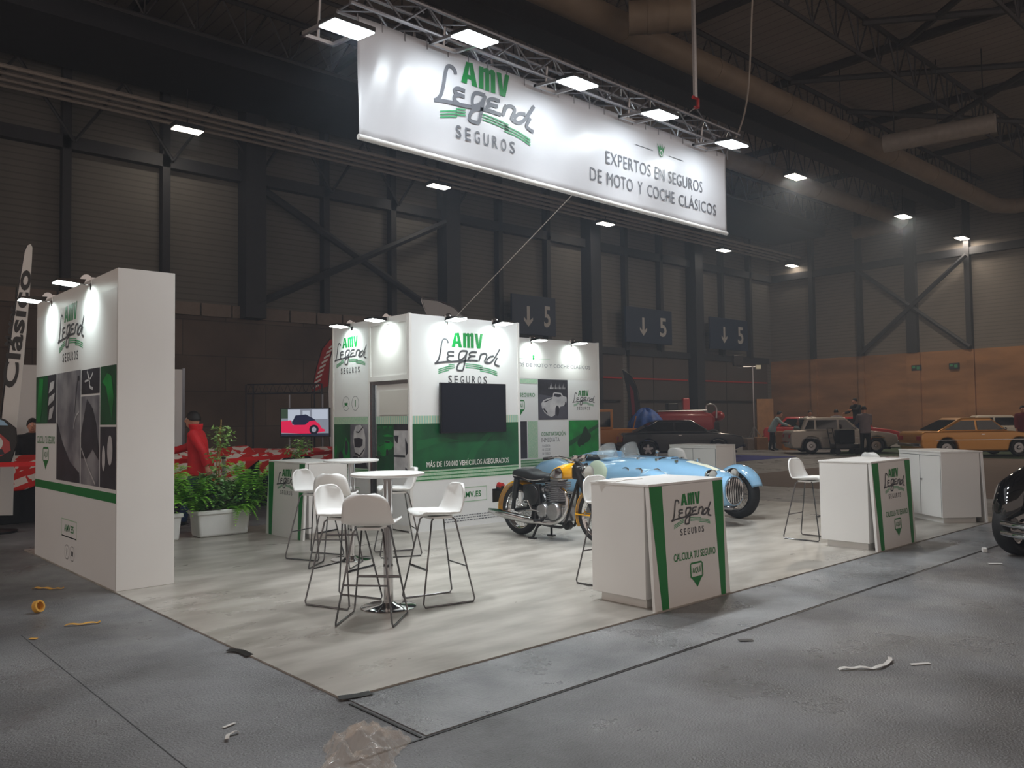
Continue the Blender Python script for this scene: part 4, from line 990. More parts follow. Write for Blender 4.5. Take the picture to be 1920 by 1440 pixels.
# cycle wings over the wheels
def wing(cx_, cy, R_, a0, a1, w, name='wing'):
    def f(u, v):
        a = a0 + (a1 - a0) * u; s = 2 * v - 1
        ww = w * (sin(pi * min(1, .12 + u * .88)) ** .35)
        rr = R_ - .08 * abs(s) ** 2.5
        return V((cx_ + rr * cos(a), cy + s * ww, .37 + rr * sin(a)))
    return MB().grid(f, 26, 10).build(name, 'blue', rc, smooth=True, solid=.008)
for s in (-1, 1):
    wheel(rc, 'front_wheel', (0, s * .86, .37), .37, .19, .13, 'steel', 40, 'wire')
    wheel(rc, 'rear_wheel', (-2.55, s * .62, .37), .37, .19, .13, 'steel', 40, 'wire')
    wing(0, s * .88, .43, radians(18), radians(150), .15, 'front_wing')
    rwg = MB().rings(loft([(-3.22, .45, .05, .08, .1), (-3.1, .5, .14, .2, .2), (-2.85, .55, .17, .27, .2), (-2.5, .57, .18, .30, .2), (-2.15, .54, .17, .25, .2), (-1.9, .5, .13, .16, .2), (-1.8, .45, .05, .06, .1)], 20, 2.4))
    rwg.v = [(x, y + s * .58, z) for x, y, z in rwg.v]
    rwg.build('rear_wing', 'blue', rc, smooth=True)
    MB().tube([(.2, s * .40, .52), (.22, s * .76, .62)], .014, 6).build('wing_stay', 'chrome', rc, smooth=True)
    MB().tube([(0, s * .3, .4), (0, s * .78, .37)], .03, 10).build('axle_arm', 'black', rc, smooth=True)
    hlm = MB().lathe([(0, -.1), (.05, -.09), (.085, -.05), (.095, 0), (.095, .03)], 20, (.44, s * .22, .70), 'x').build('headlamp', 'chrome', rc, smooth=True)
    MB().lathe([(0, .05), (.06, .043), (.09, .028), (.09, .02), (0, .02)], 20, (.44, s * .22, .70), 'x').build('headlamp_lens', 'lens', hlm, smooth=True)
    # vents, strap and stubs along the bonnet
    for i, x in enumerate((-.95, -.70, -.40)):
        hw, up = interp(body, x)[1:3]; yb = s * (hw * .93)
        e = MB(); e.lathe([(0, 0), (.045, 0), (.06, .012), (.075, .012), (.08, 0)], 20, (x, 0, 0), 'y')
        e.v = [(px_, yb + s * (py - .0), .735 + pz * .62) for px_, py, pz in e.v]
        e.build('chrome_port', 'chrome', rc, smooth=True)
    hw, up = interp(body, -.55)[1:3]
    pts = [(-.55, s * hw * 1.02 * cos(a), .61 + (up + .012) * sin(a)) for a in [radians(20 + 10 * k) for k in range(7)]]
    b = MB()
    for p, q in zip(pts, pts[1:]): b.prism([p, q, (q[0] - .05, q[1], q[2]), (p[0] - .05, p[1], p[2])], (0, s * .008, .008))
    b.build('bonnet_strap', 'black', rc)
    MB().ell((-1.52, s * .585, .66), (.24, .045, .21)).build('number_roundel', 'mint', rc, smooth=True)
    MB().tube([(-.1, s * .47, .5), (-.6, s * .6, .42), (-2.2, s * .68, .33)], .03, 10).build('side_exhaust', 'chrome', rc, smooth=True)
for x in (-.2, -.55, -.9):
    for s in (-1, 1):
        hw, up = interp(body, x)[1:3]
        MB().box(x - .02, x + .02, s * hw * .55 - .02, s * hw * .55 + .02, .60 + up * .9, .62 + up * .97).build('bonnet_catch', 'chrome', rc, bevel=.004)
b = MB(); b.grid(lambda u, v: V((-.15 + .55 * u, (2 * v - 1) * (.16 - .06 * u), interp(body, -.15 + .55 * u)[0] + interp(body, -.15 + .55 * u)[2] * (1 - .10 * abs(2 * v - 1) ** 2) + .006)), 10, 8)
b.build('cream_bonnet_panel', 'cream', rc, smooth=True)
sc_ = MB().rings(loft([(-.74, .875, .06, .02, .02), (-.67, .88, .10, .035, .03), (-.5, .88, .10, .055, .03), (-.45, .88, .095, .055, .03)], 16, 3)).build('bonnet_scoop', 'blue', rc, smooth=True)
MB().box(-.454, -.448, -.07, .07, .87, .92).build('scoop_mouth', 'black', sc_)
MB().tube([(-1.2, .36, .84), (-1.2, .40, .95)], .008, 6).build('mirror_stem', 'chrome', rc)
MB().ell((-1.2, .40, .98), (.03, .035, .03)).build('mirror', 'chrome', rc, smooth=True)
# grille
gr = MB(); gr.add([(.655, .205 * cos(2 * pi * j / 30), .50 + .225 * sin(2 * pi * j / 30)) for j in range(30)], [tuple(range(30))]); 
g_o = MB().rings(loft([(.56, .50, .215, .215, .215), (.645, .50, .20, .205, .205)], 30, 2.3)).build('grille_shell', 'blue', rc, smooth=True)
MB().rings(loft([(.64, .50, .175, .18, .18), (.655, .50, .17, .175, .175)], 30, 2.3)).build('grille_mesh', 'black', g_o, smooth=True)
b = MB()
for i in range(9):
    y = -.144 + .036 * i; hh = .172 * sqrt(max(.02, 1 - (y / .18) ** 2))
    b.tube([(.655, y, .50 - hh), (.672, y, .50), (.655, y, .50 + hh)], .0055, 6)
b.build('grille_bars', 'chrome', g_o, smooth=True)
MB().tube(smoothpath([(.655, .18 * cos(2 * pi * j / 16), .50 + .185 * sin(2 * pi * j / 16)) for j in range(17)], 2), .008, 6).build('grille_ring', 'chrome', g_o, smooth=True)
MB().tube([(.5, -.2, .27), (.6, 0, .25), (.5, .2, .27)], .02, 8).build('front_bar', 'steel', rc, smooth=True)

# ------------------------------------------------------------------ other cars in the hall (local: forward +x, centre on the ground)
def car(name, label, cat, loc, rz, L, Wd, Ht, belt, paint, roof, hood=.0, wheelbase=2.5, tyre=.31, style='plain', estate=False, group='cars parked in the hall'):
    """roof: (x of rear window foot, rear roof edge, front roof edge, windscreen foot) in metres from the centre"""
    t = T(name, label, cat, loc, rz, group)
    h = L / 2; w = Wd / 2; z0 = .2
    prof = [(-h, .42), (-h + .03, belt - .08), (-h + .12, belt), (roof[3] + .05, belt), (h - .35, belt - .10 + hood), (h - .06, belt - .18 + hood), (h, belt - .30), (h - .02, .40), (h - .1, z0), (-h + .12, z0)]
    wx = (wheelbase / 2 + .0, -wheelbase / 2)
    def side(y):
        pts = []
        for x, z in prof[:8]: pts.append((x, y, z))
        # arches cut along the sill
        for cx_ in wx:
            pts.append((cx_ + tyre + .09, y, z0))
            for k in range(9):
                a = pi * k / 8; pts.append((cx_ + (tyre + .06) * cos(a), y, .30 + (tyre + .06) * sin(a)))
            pts.append((cx_ - tyre - .09, y, z0))
        pts.append((-h + .1, y, z0)); return pts
    a, c = side(-w), side(w)
    MB().prism(a, (0, Wd, 0)).build('body', paint, t, smooth=True, bevel=.05, seg=3)
    r0, r1, r2, r3 = roof; ti = w * .2
    MB().hexa([(r0, -w + .06, belt - .02), (r3, -w + .06, belt - .02), (r3, w - .06, belt - .02), (r0, w - .06, belt - .02)], [(r1, -w + ti, Ht), (r2, -w + ti, Ht), (r2, w - ti, Ht), (r1, w - ti, Ht)]).build('roof', paint, t, smooth=True, bevel=.06, seg=3)
    def lerp(u, z_, y0):
        f = (z_ - belt) / (Ht - belt)
        return f
    for s in (-1, 1):
        zb, zt = belt + .04, Ht - .10
        def pt(x, f): y = s * (w - .06 + (ti - .06) * -f + .008); return (x, y, belt + f * (Ht - belt))
        def edge(f): return r0 + (r1 - r0) * f, r3 + (r2 - r3) * f
        f0, f1 = .1, .80; e0, e1 = edge(f0), edge(f1); mid = (r1 + r2) / 2 - .05
        cuts = [mid] if not estate else [mid - .35, mid + .5]
        lefts = [e0[0] + .14] + [q + .04 for q in cuts]; rights = [q - .04 for q in cuts] + [e0[1] - .14]
        tl = [e1[0] + .14] + [q + .04 for q in cuts]; tr_ = [q - .04 for q in cuts] + [e1[1] - .1]
        for i in range(len(lefts)):
            MB().prism([pt(lefts[i], f0), pt(rights[i], f0), pt(tr_[i], f1), pt(tl[i], f1)], (0, s * .006, 0)).build('side_window', 'darkglass', t)
        for cx_ in wx: wheel(t, 'wheel', (cx_, s * (w - .1), tyre), tyre, .18, .12, 'steel', 0, 'star' if style != 'hub' else 'hub')
        MB().box(-h + .5, h - .5, s * (w + .004) - .006, s * (w + .004) + .006, belt - .30, belt - .28).build('trim_strip', 'chrome' if style == 'hub' else 'black', t)
        MB().box(h - .03, h + .012, s * (w - .32) - .14, s * (w - .32) + .14, belt - .32, belt - .18).build('headlamp', 'lens', t, bevel=.02)
        MB().box(-h - .008, -h + .03, s * (w - .2) - .12, s * (w - .2) + .12, belt - .30, belt - .16).build('tail_lamp', 'red', t, bevel=.01)
        MB().box(mid + .12, mid + .24, s * (w + .01) - .01, s * (w + .01) + .01, belt - .12, belt - .09).build('door_handle', 'chrome', t)
        MB().ell((r3 - .25, s * (w + .08), belt + .08), (.06, .08, .05), 8, 6).build('door_mirror', paint if style != 'hub' else 'chrome', t, smooth=True)
    for (xa, xb, n_) in ((r3, r2, 'windscreen'), (r0, r1, 'rear_window')):
        f0, f1 = .1, .86; sg = 1 if n_ == 'windscreen' else -1
        q = [(xa + (xb - xa) * f + sg * .012, y * (w - .06 - (ti - .06) * f - .12), belt + f * (Ht - belt)) for f, y in ((f0, -1), (f0, 1), (f1, 1), (f1, -1))]
        MB().prism(q, (sg * .006, 0, 0)).build(n_, 'darkglass', t)
    MB().box(h - .04, h + .06, -w + .05, w - .05, .36, .48).build('front_bumper', 'chrome' if style == 'hub' else 'black', t, bevel=.03)
    MB().box(-h - .06, -h + .04, -w + .05, w - .05, .36, .48).build('rear_bumper', 'chrome' if style == 'hub' else 'black', t, bevel=.03)
    MB().box(h - .02, h + .008, -w + .5, w - .5, belt - .32, belt - .18).build('grille', 'black', t)
    MB().box(-h + .25, h - .25, -w + .12, w - .12, .16, .24).build('underside', 'black', t)
    return t
RZ = radians(-42.4)
# dark saloon, silver estate, gold coupe, white car, red cars
car('parked_car', 'dark grey saloon car parked behind the blue racing car', 'car', (25.7, 18.85, .007), RZ, 4.5, 1.74, 1.38, .92, 'darkcar', (-1.75, -.85, .35, 1.05), 0, 2.6, .31, 'star')
car('parked_car', 'silver grey boxy old saloon car before the brown wall', 'car', (31.45, 15.4, .007), radians(-50), 4.0, 1.62, 1.40, .90, 'silvercar', (-1.6, -1.35, .1, .65), 0, 2.4, .30, 'hub', True)
car('parked_car', 'gold bronze old coupe car at right', 'car', (31.6, 10.65, .007), RZ, 4.3, 1.68, 1.34, .88, 'goldcar', (-1.55, -.65, .35, .95), 0, 2.48, .30, 'hub')
car('parked_car', 'white car partly hidden behind the gold coupe', 'car', (40.2, 12.3, .007), radians(-60), 4.2, 1.66, 1.38, .9, 'whitecar', (-1.5, -1.0, .3, .95), 0, 2.45, .30, 'hub')
car('parked_car', 'red car behind the rear of the silver saloon', 'car', (38.6, 20.6, .001), radians(-60), 4.0, 1.62, 1.42, .9, 'red', (-1.4, -.9, .35, .95), 0, 2.4, .30, 'hub')
car('parked_car', 'red car behind the bonnet of the silver saloon', 'car', (36.6, 17.4, .001), radians(-55), 4.0, 1.62, 1.40, .9, 'red', (-1.4, -.9, .35, .95), 0, 2.4, .30, 'hub')
# yellow off-road vehicle and tarpaulin
j = T('off_road_vehicle', 'orange yellow boxy off-road vehicle partly hidden by the back wall', 'off-road vehicle', (25.6, 22.6, 0), radians(-42))
MB().box(-1.9, 1.5, -.8, .8, .45, 1.05).build('body', 'orange', j, bevel=.05)
MB().box(-1.85, .35, -.78, .78, 1.05, 1.13).build('waist', 'orange', j, bevel=.02)
b = MB()
for x in (-1.82, -.75, .3):
    for s in (-1, 1): b.box(x - .05, x + .05, s * .74 - .04, s * .74 + .04, 1.1, 1.78)
b.box(-1.87, .35, -.78, .78, 1.74, 1.84)
b.build('cab_frame', 'orange', j, bevel=.01)
for s in (-1, 1):
    MB().box(-1.77, -.8, s * .74 - .008, s * .74 + .008, 1.13, 1.74).build('side_window', 'darkglass', j)
    MB().box(-.7, .25, s * .74 - .008, s * .74 + .008, 1.13, 1.74).build('side_window', 'darkglass', j)
    for x in (-1.2, .9): wheel(j, 'wheel', (x, s * .68, .36), .36, .2, .15, 'steel', 0, 'star')
    MB().box(-1.93, -1.89, s * .68 - .06, s * .68 + .06, .7, .95).build('tail_lamp', 'red', j)
MB().box(-1.4, 1.3, -.6, .6, .3, .46).build('chassis', 'black', j)
def heap(name, label, cat, loc, rx, ry, rz_, m, seed, amp=.18, n=26, kind=None, drop=0):
    rr = random.Random(seed); ph = [rr.uniform(0, 6) for _ in range(8)]
    def f(u, v):
        a = 2 * pi * v; r = u
        k = 1 + amp * (sin(3 * a + ph[0]) + .6 * sin(5 * a + ph[1] + 3 * r) + .4 * sin(9 * a + ph[2]))
        z = rz_ * (1 - r ** 2.2) * (1 + amp * sin(4 * a + ph[3] + 5 * r) + amp * .7 * sin(11 * r + ph[4] + 2 * a)) 
        return V((rx * r * k * cos(a), ry * r * k * sin(a), max(.004, z)))
    o = MB().grid(f, 12, n).build(name, m, None, smooth=True)
    o.location = loc
    return tag(o, label, cat, None, kind)
tp = T('tarpaulin', 'blue tarpaulin draped over a heap beside the yellow vehicle', 'tarpaulin', (29.2, 23.2, 0), radians(-42))
def tarp(u, v):
    a = 2 * pi * v; r = u
    z = 1.85 * (1 - .55 * r ** 2.4) if r < .75 else 1.85 * (1 - .55 * .75 ** 2.4) * (1 - (r - .75) / .25) ** .8
    k = 1 + .10 * r * sin(9 * a) + .07 * r * sin(5 * a + 1)
    return V((.95 * r * k * cos(a), .8 * r * k * sin(a), max(.01, z + .09 * sin(6 * a) * (1 - r))))
MB().grid(tarp, 16, 48).build('sheet', 'tarp', tp, smooth=True)
MB().tube([(-.7, -.75, .9), (-.55, -.8, 1.55)], .03, 6).build('prop_pole', 'orange', tp)
# red vintage lorry
v = T('vintage_lorry', 'dark red vintage utility lorry with rounded body, far behind', 'lorry', (35.4, 25.6, 0), radians(-42))
M['dred'] = mat('deep_red_paint', (134, 16, 22), .4, coat=.3)
MB().rings(loft([(-1.6, 1.15, .5, .35, .45), (-1.5, 1.15, .7, .55, .6), (-1.0, 1.15, .8, .65, .65), (.9, 1.15, .8, .62, .65), (1.3, 1.15, .75, .5, .6), (1.5, 1.15, .5, .3, .4)], 24, 4)).build('body', 'dred', v, smooth=True)
MB().tube(smoothpath([(1.0, -.7, 1.7), (1.02, -.7, 2.05), (1.3, -.7, 2.1), (1.5, -.7, 1.9), (1.5, -.7, 1.4)], 5), .05, 8).build('roll_bar', 'steel', v, smooth=True)
MB().tube([(-1.5, -.72, 1.78), (1.0, -.72, 1.80)], .04, 8).build('top_rail', 'steel', v, smooth=True)
MB().box(-.1, .25, -.3, .1, 1.8, 2.45).build('pump_column', 'red', v, bevel=.05)
MB().box(-.9, -.35, -.35, .35, 1.8, 2.2).build('engine_cover', 'black', v, bevel=.05)
MB().ell((1.75, 0, 1.5), (.35, .5, .28)).build('bonnet', 'red', v, smooth=True)
MB().box(1.2, 1.7, -.6, .6, .5, 1.2).build('chassis', 'black', v, bevel=.05)
for s in (-1, 1):
    for x in (-1.0, 1.3): wheel(v, 'wheel', (x, s * .72, .42), .42, .22, .16, 'steel', 0, 'hub')
# floodlight mast
mt = T('floodlight_mast', 'thin tripod mast with a dark unlit lamp before the gates', 'mast', (36, 21.9, 0), RZ)
MB().tube([(0, 0, .0), (0, 0, 3.95)], .035, 8).build('pole', 'steel', mt)
for k in range(3): MB().tube([(0, 0, 1.0), (.6 * cos(2.1 * k), .6 * sin(2.1 * k), .02)], .02, 6).build('leg', 'steel', mt)
MB().tube([(-.75, 0, 3.9), (.35, 0, 3.9)], .025, 6).build('cross_bar', 'steel', mt)
MB().box(-.95, -.45, -.1, .12, 3.95, 4.5).build('lamp_head', 'black', mt, bevel=.03)
MB().box(.15, .4, -.08, .1, 3.78, 3.98).build('lamp_head', 'cream', mt, bevel=.02)
# heap of packing
for i, (x, y, sx, sy, sz, m_, l) in enumerate(((32.6, 19.5, .5, .4, .55, 'cardboard', 'open cardboard box left in the packing pile'), (33.3, 18.9, .45, .4, .8, 'cardboard', 'taller cardboard box at the back of the packing pile'), (32.2, 19.9, .35, .35, .5, 'concrete_block', 'greyish carton at the left of the packing pile'), (33.0, 18.3, .7, .3, .22, 'orange', 'long orange case lying in front of the packing pile'))):
    o = MB().box(-sx / 2, sx / 2, -sy / 2, sy / 2, 0, sz).build('box', m_, None, bevel=.01); o.location = (x, y, .002); o.rotation_euler = (0, 0, RZ + i); tag(o, l, 'box', 'boxes in the packing pile')
heap('packing_bag', 'pale crumpled plastic bag on the packing pile, left', 'bag', (31.9, 20.7, .01), .35, .3, .6, 'plastic', 3)
heap('packing_bag', 'pale crumpled plastic bag on the packing pile, right', 'bag', (34.2, 17.9, .01), .4, .3, .55, 'plastic', 5)
heap('packing_bag', 'white crumpled sheet on the green carpet behind the silver saloon', 'bag', (33.4, 13.2, .01), .6, .4, .25, 'paper', 9)
tag(MB().box(-.45, .45, -.05, .05, 0, 2.4).build('leaning_board', 'cardboard'), 'tall brown board standing by the hall corner', 'board').location = (40.6, 24.0, .002)
for o in (bpy.data.objects['leaning_board'],): o.rotation_euler = (0, 0, RZ)

# ------------------------------------------------------------------ people
def person(name, label, loc, rz, s=1.0, top='redjacket', legs='denim', lean=0.0, stride=.0, arms=((.2, 0), (-.2, 0)), detail=.02, hairm='hair', headpitch=0, collar=False, bend=(0, 0)):
    """local: facing +x, feet on the ground; arms: (shoulder swing, elbow bend) for left and right"""
    t = T(name, label, 'person', loc, rz, None)
    def P(x, y, z): # forward lean of the upper body about the hip
        if z > .9:
            dx = (z - .9); return (x + dx * sin(lean), y, .9 + dx * cos(lean))
        return (x, y, z)
    hip = .9; B = MB(); J = MB(); L = MB(); Sh = MB()
    def limb(mb, pts, rs, n=10): mb.tube([tuple(q) for q in pts], rs, n)
    # head and neck
    hc = V(P(.035, 0, 1.58)) + V((.03 * headpitch, 0, -.02 * headpitch))
    B.ell(hc, (.098, .076, .122), 16, 12); B.ell(hc + V((.022, 0, -.06)), (.078, .06, .065), 12, 8)
    B.tube([hc + V((.09, 0, .025)), hc + V((.118, 0, -.022)), hc + V((.09, 0, -.035))], [.011, .017, .012], 8)
    for q in (-1, 1): B.ell(hc + V((-.008, q * .077, -.005)), (.022, .01, .032), 8, 6)
    limb(B, [P(-.01, 0, 1.36), P(.005, 0, 1.46), hc + V((-.015, 0, -.05))], [.07, .058, .058])
    # torso under the clothes
    B.rings([[V(P(0, 0, z)) + V((d * cos(2 * pi * k / 16), w * sin(2 * pi * k / 16), 0)) for k in range(16)] for z, d, w in ((.86, .09, .14), (1.0, .095, .14), (1.2, .11, .16), (1.36, .09, .17), (1.42, .05, .08))])
    J.rings([[V(P(0, 0, z)) + V((d * cos(2 * pi * k / 20), w * sin(2 * pi * k / 20), 0)) for k in range(20)] for z, d, w in ((.74, .17, .20), (.80, .178, .205), (.95, .162, .19), (1.1, .145, .185), (1.25, .145, .2), (1.36, .12, .2), (1.42, .085, .13), (1.455, .072, .085))])
    for q, (sw, el) in zip((1, -1), arms):
        sh = V(P(0, q * .19, 1.37)); 
        e = sh + V((sin(sw) * .29, q * .05, -cos(sw) * .29)); w_ = e + V((sin(sw + el) * .26, -q * .02, -cos(sw + el) * .26))
        dr = (w_ - e).normalized(); sd = V((0, q, 0)); 
        limb(B, [sh, e, w_], [.048, .04, .029])
        limb(J, [V(P(0, q * .12, 1.36)), sh, sh.lerp(e, .5), e, e.lerp(w_, .55), w_ - dr * .015], [.075, .083, .072, .063, .058, .05], 12)
        # hand: palm, four fingers, thumb
        fw = V((dr.z * -1, 0, dr.x)).normalized()  # palm width direction
        pc = w_ + dr * .05
        B.tube([w_, w_ + dr * .03, w_ + dr * .085], [.026, .034, .036], 10)
        for k in range(4):
            o_ = fw * (-.028 + .019 * k); ln = (.062, .074, .07, .054)[k]
            p0 = w_ + dr * .08 + o_; p1 = p0 + dr * ln * .5 - sd * .006; p2 = p1 + (dr * .8 - sd * .55).normalized() * ln * .5
            B.tube([p0, p1, p2], [.0095, .009, .0075], 7)
        p0 = w_ + dr * .03 - fw * .03; B.tube([p0, p0 - fw * .025 + dr * .03, p0 - fw * .022 + dr * .062 - sd * .008], [.013, .011, .009], 7)
    # legs
    for q in (1, -1):
        a = stride * q; hp = V((0, q * .085, .88)); kn = hp + V((sin(a) * .42, q * .01, -cos(a) * .42))
        a2 = a - (.55 * abs(stride) * 1.4 if q * stride < 0 else .05 * (1 if stride else 0)); an = kn + V((sin(a2) * .40, 0, -cos(a2) * .40))
        limb(B, [hp, kn, an], [.075, .05, .036])
        limb(L, [hp + V((0, -q * .03, .06)), hp, hp.lerp(kn, .5), kn, kn.lerp(an, .5), an + V((0, 0, -.015))], [.11, .108, .09, .073, .068, .068], 12)
        fwd = V((cos(a2 * .6), 0, -sin(max(0, -a2)) * .9)).normalized()
        Sh.tube([an + V((-.06, 0, -.035)), an + V((0, 0, -.035)), an + fwd * .1 + V((0, 0, -.05)), an + fwd * .19 + V((0, 0, -.058))], [.035, .046, .042, .03], 10)
    lo = min(min(p[2] for p in Sh.v), min(p[2] for p in L.v))
    for mb in (B, J, L, Sh): mb.v = [(p[0] * s, p[1] * s, (p[2] - lo) * s) for p in mb.v]
    hc = V((hc.x * s, hc.y * s, (hc.z - lo) * s))
    def fin(mb, n, m, vox):
        o = mb.build(n, m, t, smooth=True)
        md = o.modifiers.new('r', 'REMESH'); md.mode = 'VOXEL'; md.voxel_size = vox; md.use_smooth_shade = True
        md = o.modifiers.new('sm', 'SMOOTH'); md.iterations = 3; md.factor = .5
        return o
    fin(B, 'body', 'skin', detail * .55)
    fin(J, 'jacket' if top == 'redjacket' else 'shirt', top, detail)
    fin(L, 'trousers', legs, detail)
    Sh.build('shoes', 'black', t, smooth=True)
    H = MB()
    def cap(u, v):
        a = 2 * pi * v; ph = u * 1.75
        lim = 1.0 if cos(a) < .2 else 1 - .42 * (cos(a) - .2)
        ph *= lim
        return hc + V((-.006 + .107 * sin(ph) * cos(a), .086 * sin(ph) * sin(a), .012 + .122 * cos(ph))) * s if False else hc + V(((-.010 + .106 * sin(ph) * cos(a)) * s, .086 * sin(ph) * sin(a) * s, (.012 + .120 * cos(ph)) * s))
    H.grid(cap, 10, 24).build('hair', hairm, t, smooth=True, solid=.012 * s)
    for q in (-1, 1): MB().ell(hc + V((.086, q * .032, .018)) * s, .011 * s, 8, 6).build('eye', 'paper', t, smooth=True)
    MB().tube([hc + V((.088, -.022, -.066)) * s, hc + V((.098, 0, -.064)) * s, hc + V((.088, .022, -.066)) * s], .005 * s, 6).build('mouth', 'maroon', t, smooth=True)
    if collar:
        def col(u, v):
            a = radians(40 + 280 * v); r = .082 + .02 * u
            q = V(P(.0, 0, 1.42 + .10 * u)); return V(((q.x + r * cos(a)) * s, r * 1.15 * sin(a) * s, (q.z - lo) * s))
        MB().grid(col, 4, 20).build('collar', top, t, smooth=True, solid=.012)
    return t
person('person', 'person in red jacket and jeans walking left behind the ferns', (4.80, 12.15, 0), radians(140), .985, 'redjacket', 'denim', .10, .30, ((-.6, .35), (.8, .5)), .014, collar=True)
person('person', 'person in black top standing behind the cloth table at far left', (3.4, 15.86, 0), radians(-100), .95, 'darkcloth', 'darkcloth', .05, 0, ((.2, .5), (.2, .5)), .02)
person('person', 'person in pale blue shirt bending over beside the packing pile', (32.0, 18.6, 0), radians(-60), 1.0, 'paleshirt', 'darkcloth', .45, .1, ((.8, .4), (.8, .4)), .025)
person('person', 'person in pale top behind the silver saloon, left one', (33.6, 17.75, 0), radians(-140), 1.0, 'paper', 'darkcloth', .3, 0, ((.3, .3), (.3, .3)), .03)
person('person', 'dark-haired person in grey top behind the silver saloon, right one', (34.2, 16.8, 0), radians(40), 1.0, 'greyshirt', 'darkcloth', .05, 0, ((.3, .3), (.3, .3)), .03)
person('person', 'person in grey shirt standing at the front of the silver saloon', (29.75, 13.55, .007), radians(40), 1.03, 'greyshirt', 'darkcloth', .08, .12, ((.5, .9), (.4, 1.0)), .025)
person('person', 'person dressed in black standing on a step behind the silver saloon', (33.6, 15.6, .45), radians(160), 1.0, 'darkcloth', 'denim', .15, 0, ((1.0, .6), (.6, .8)), .025)
o = MB().box(-.3, .3, -.25, .25, 0, .448).build('step_box', 'black'); o.location = (33.6, 15.6, .007); tag(o, 'black step box under the person in black', 'step')
person('person', 'person in dark brown top at the right edge by the white car', (34.3, 9.75, .007), radians(200), 1.0, 'maroon', 'darkcloth', .05, .1, ((.2, .2), (.2, .2)), .03)
o = T('trolley', 'dark trolley in front of the silver saloon bonnet', 'trolley', (29.9, 14.35, .007), RZ)
MB().box(-.5, .4, -.3, .3, .25, .42).build('deck', 'black', o, bevel=.02); MB().box(-.35, .25, -.25, .25, .42, .95).build('load', 'darkcloth', o, bevel=.05)
MB().tube([(-.5, -.25, .4), (-.6, -.25, 1.0), (-.6, .25, 1.0), (-.5, .25, .4)], .02, 6).build('handle', 'black', o)
for sx in (-.4, .3):
    for sy in (-.22, .22): MB().lathe([(0, -.03), (.11, -.03), (.11, .03), (0, .03)], 14, (sx, sy, .13), 'y').build('wheel', 'rubber', o)

# ------------------------------------------------------------------ neighbouring stand at left: partition, tables, cloths, flags, screen
pw = T('white_partition', 'plain white partition wall behind the tall display wall', 'partition', (3.2, 16.2, 0))
MB().box(0, 2.9, 0, .05, 0, 2.58).build('panel', 'white', pw)
for x in (0, .97, 1.94, 2.88): MB().box(x - .025, x + .025, -.012, .062, 0, 2.6).build('post', 'alu', pw)
# red and white printed cloth
m = mat('red_white_cloth', (206, 32, 24), .8); nt = m.node_tree; bs = nt.nodes['Principled BSDF']
tc = nt.nodes.new('ShaderNodeTexCoord'); mp = nt.nodes.new('ShaderNodeMapping'); mp.inputs['Scale'].default_value = (1, 1, 1); mp.inputs['Rotation'].default_value = (0, radians(20), .2)
nt.links.new(tc.outputs['Object'], mp.inputs[0])
w1 = nt.nodes.new('ShaderNodeTexWave'); w1.bands_direction = 'Z'; w1.inputs['Scale'].default_value = 1.7; w1.inputs['Distortion'].default_value = 2.2; w1.inputs['Detail'].default_value = 2
v1 = nt.nodes.new('ShaderNodeTexVoronoi'); v1.inputs['Scale'].default_value = 7
nt.links.new(mp.outputs[0], w1.inputs['Vector']); nt.links.new(mp.outputs[0], v1.inputs['Vector'])
gt = nt.nodes.new('ShaderNodeMath'); gt.operation = 'GREATER_THAN'; gt.inputs[1].default_value = .42; nt.links.new(w1.outputs[0], gt.inputs[0])
g2 = nt.nodes.new('ShaderNodeMath'); g2.operation = 'GREATER_THAN'; g2.inputs[1].default_value = .62; nt.links.new(v1.outputs[0], g2.inputs[0])
ad = nt.nodes.new('ShaderNodeMath'); ad.operation = 'MULTIPLY'; sb = nt.nodes.new('ShaderNodeMath'); sb.operation = 'SUBTRACT'; sb.inputs[0].default_value = 1; nt.links.new(g2.outputs[0], sb.inputs[1])
nt.links.new(gt.outputs[0], ad.inputs[0]); nt.links.new(sb.outputs[0], ad.inputs[1])
mx = nt.nodes.new('ShaderNodeMix'); mx.data_type = 'RGBA'; mx.inputs[6].default_value = (*lin((208, 34, 24)), 1); mx.inputs[7].default_value = (*lin((228, 214, 204)), 1)
nt.links.new(ad.outputs[0], mx.inputs[0]); nt.links.new(mx.outputs[2], bs.inputs['Base Color'])
M['cloth'] = m
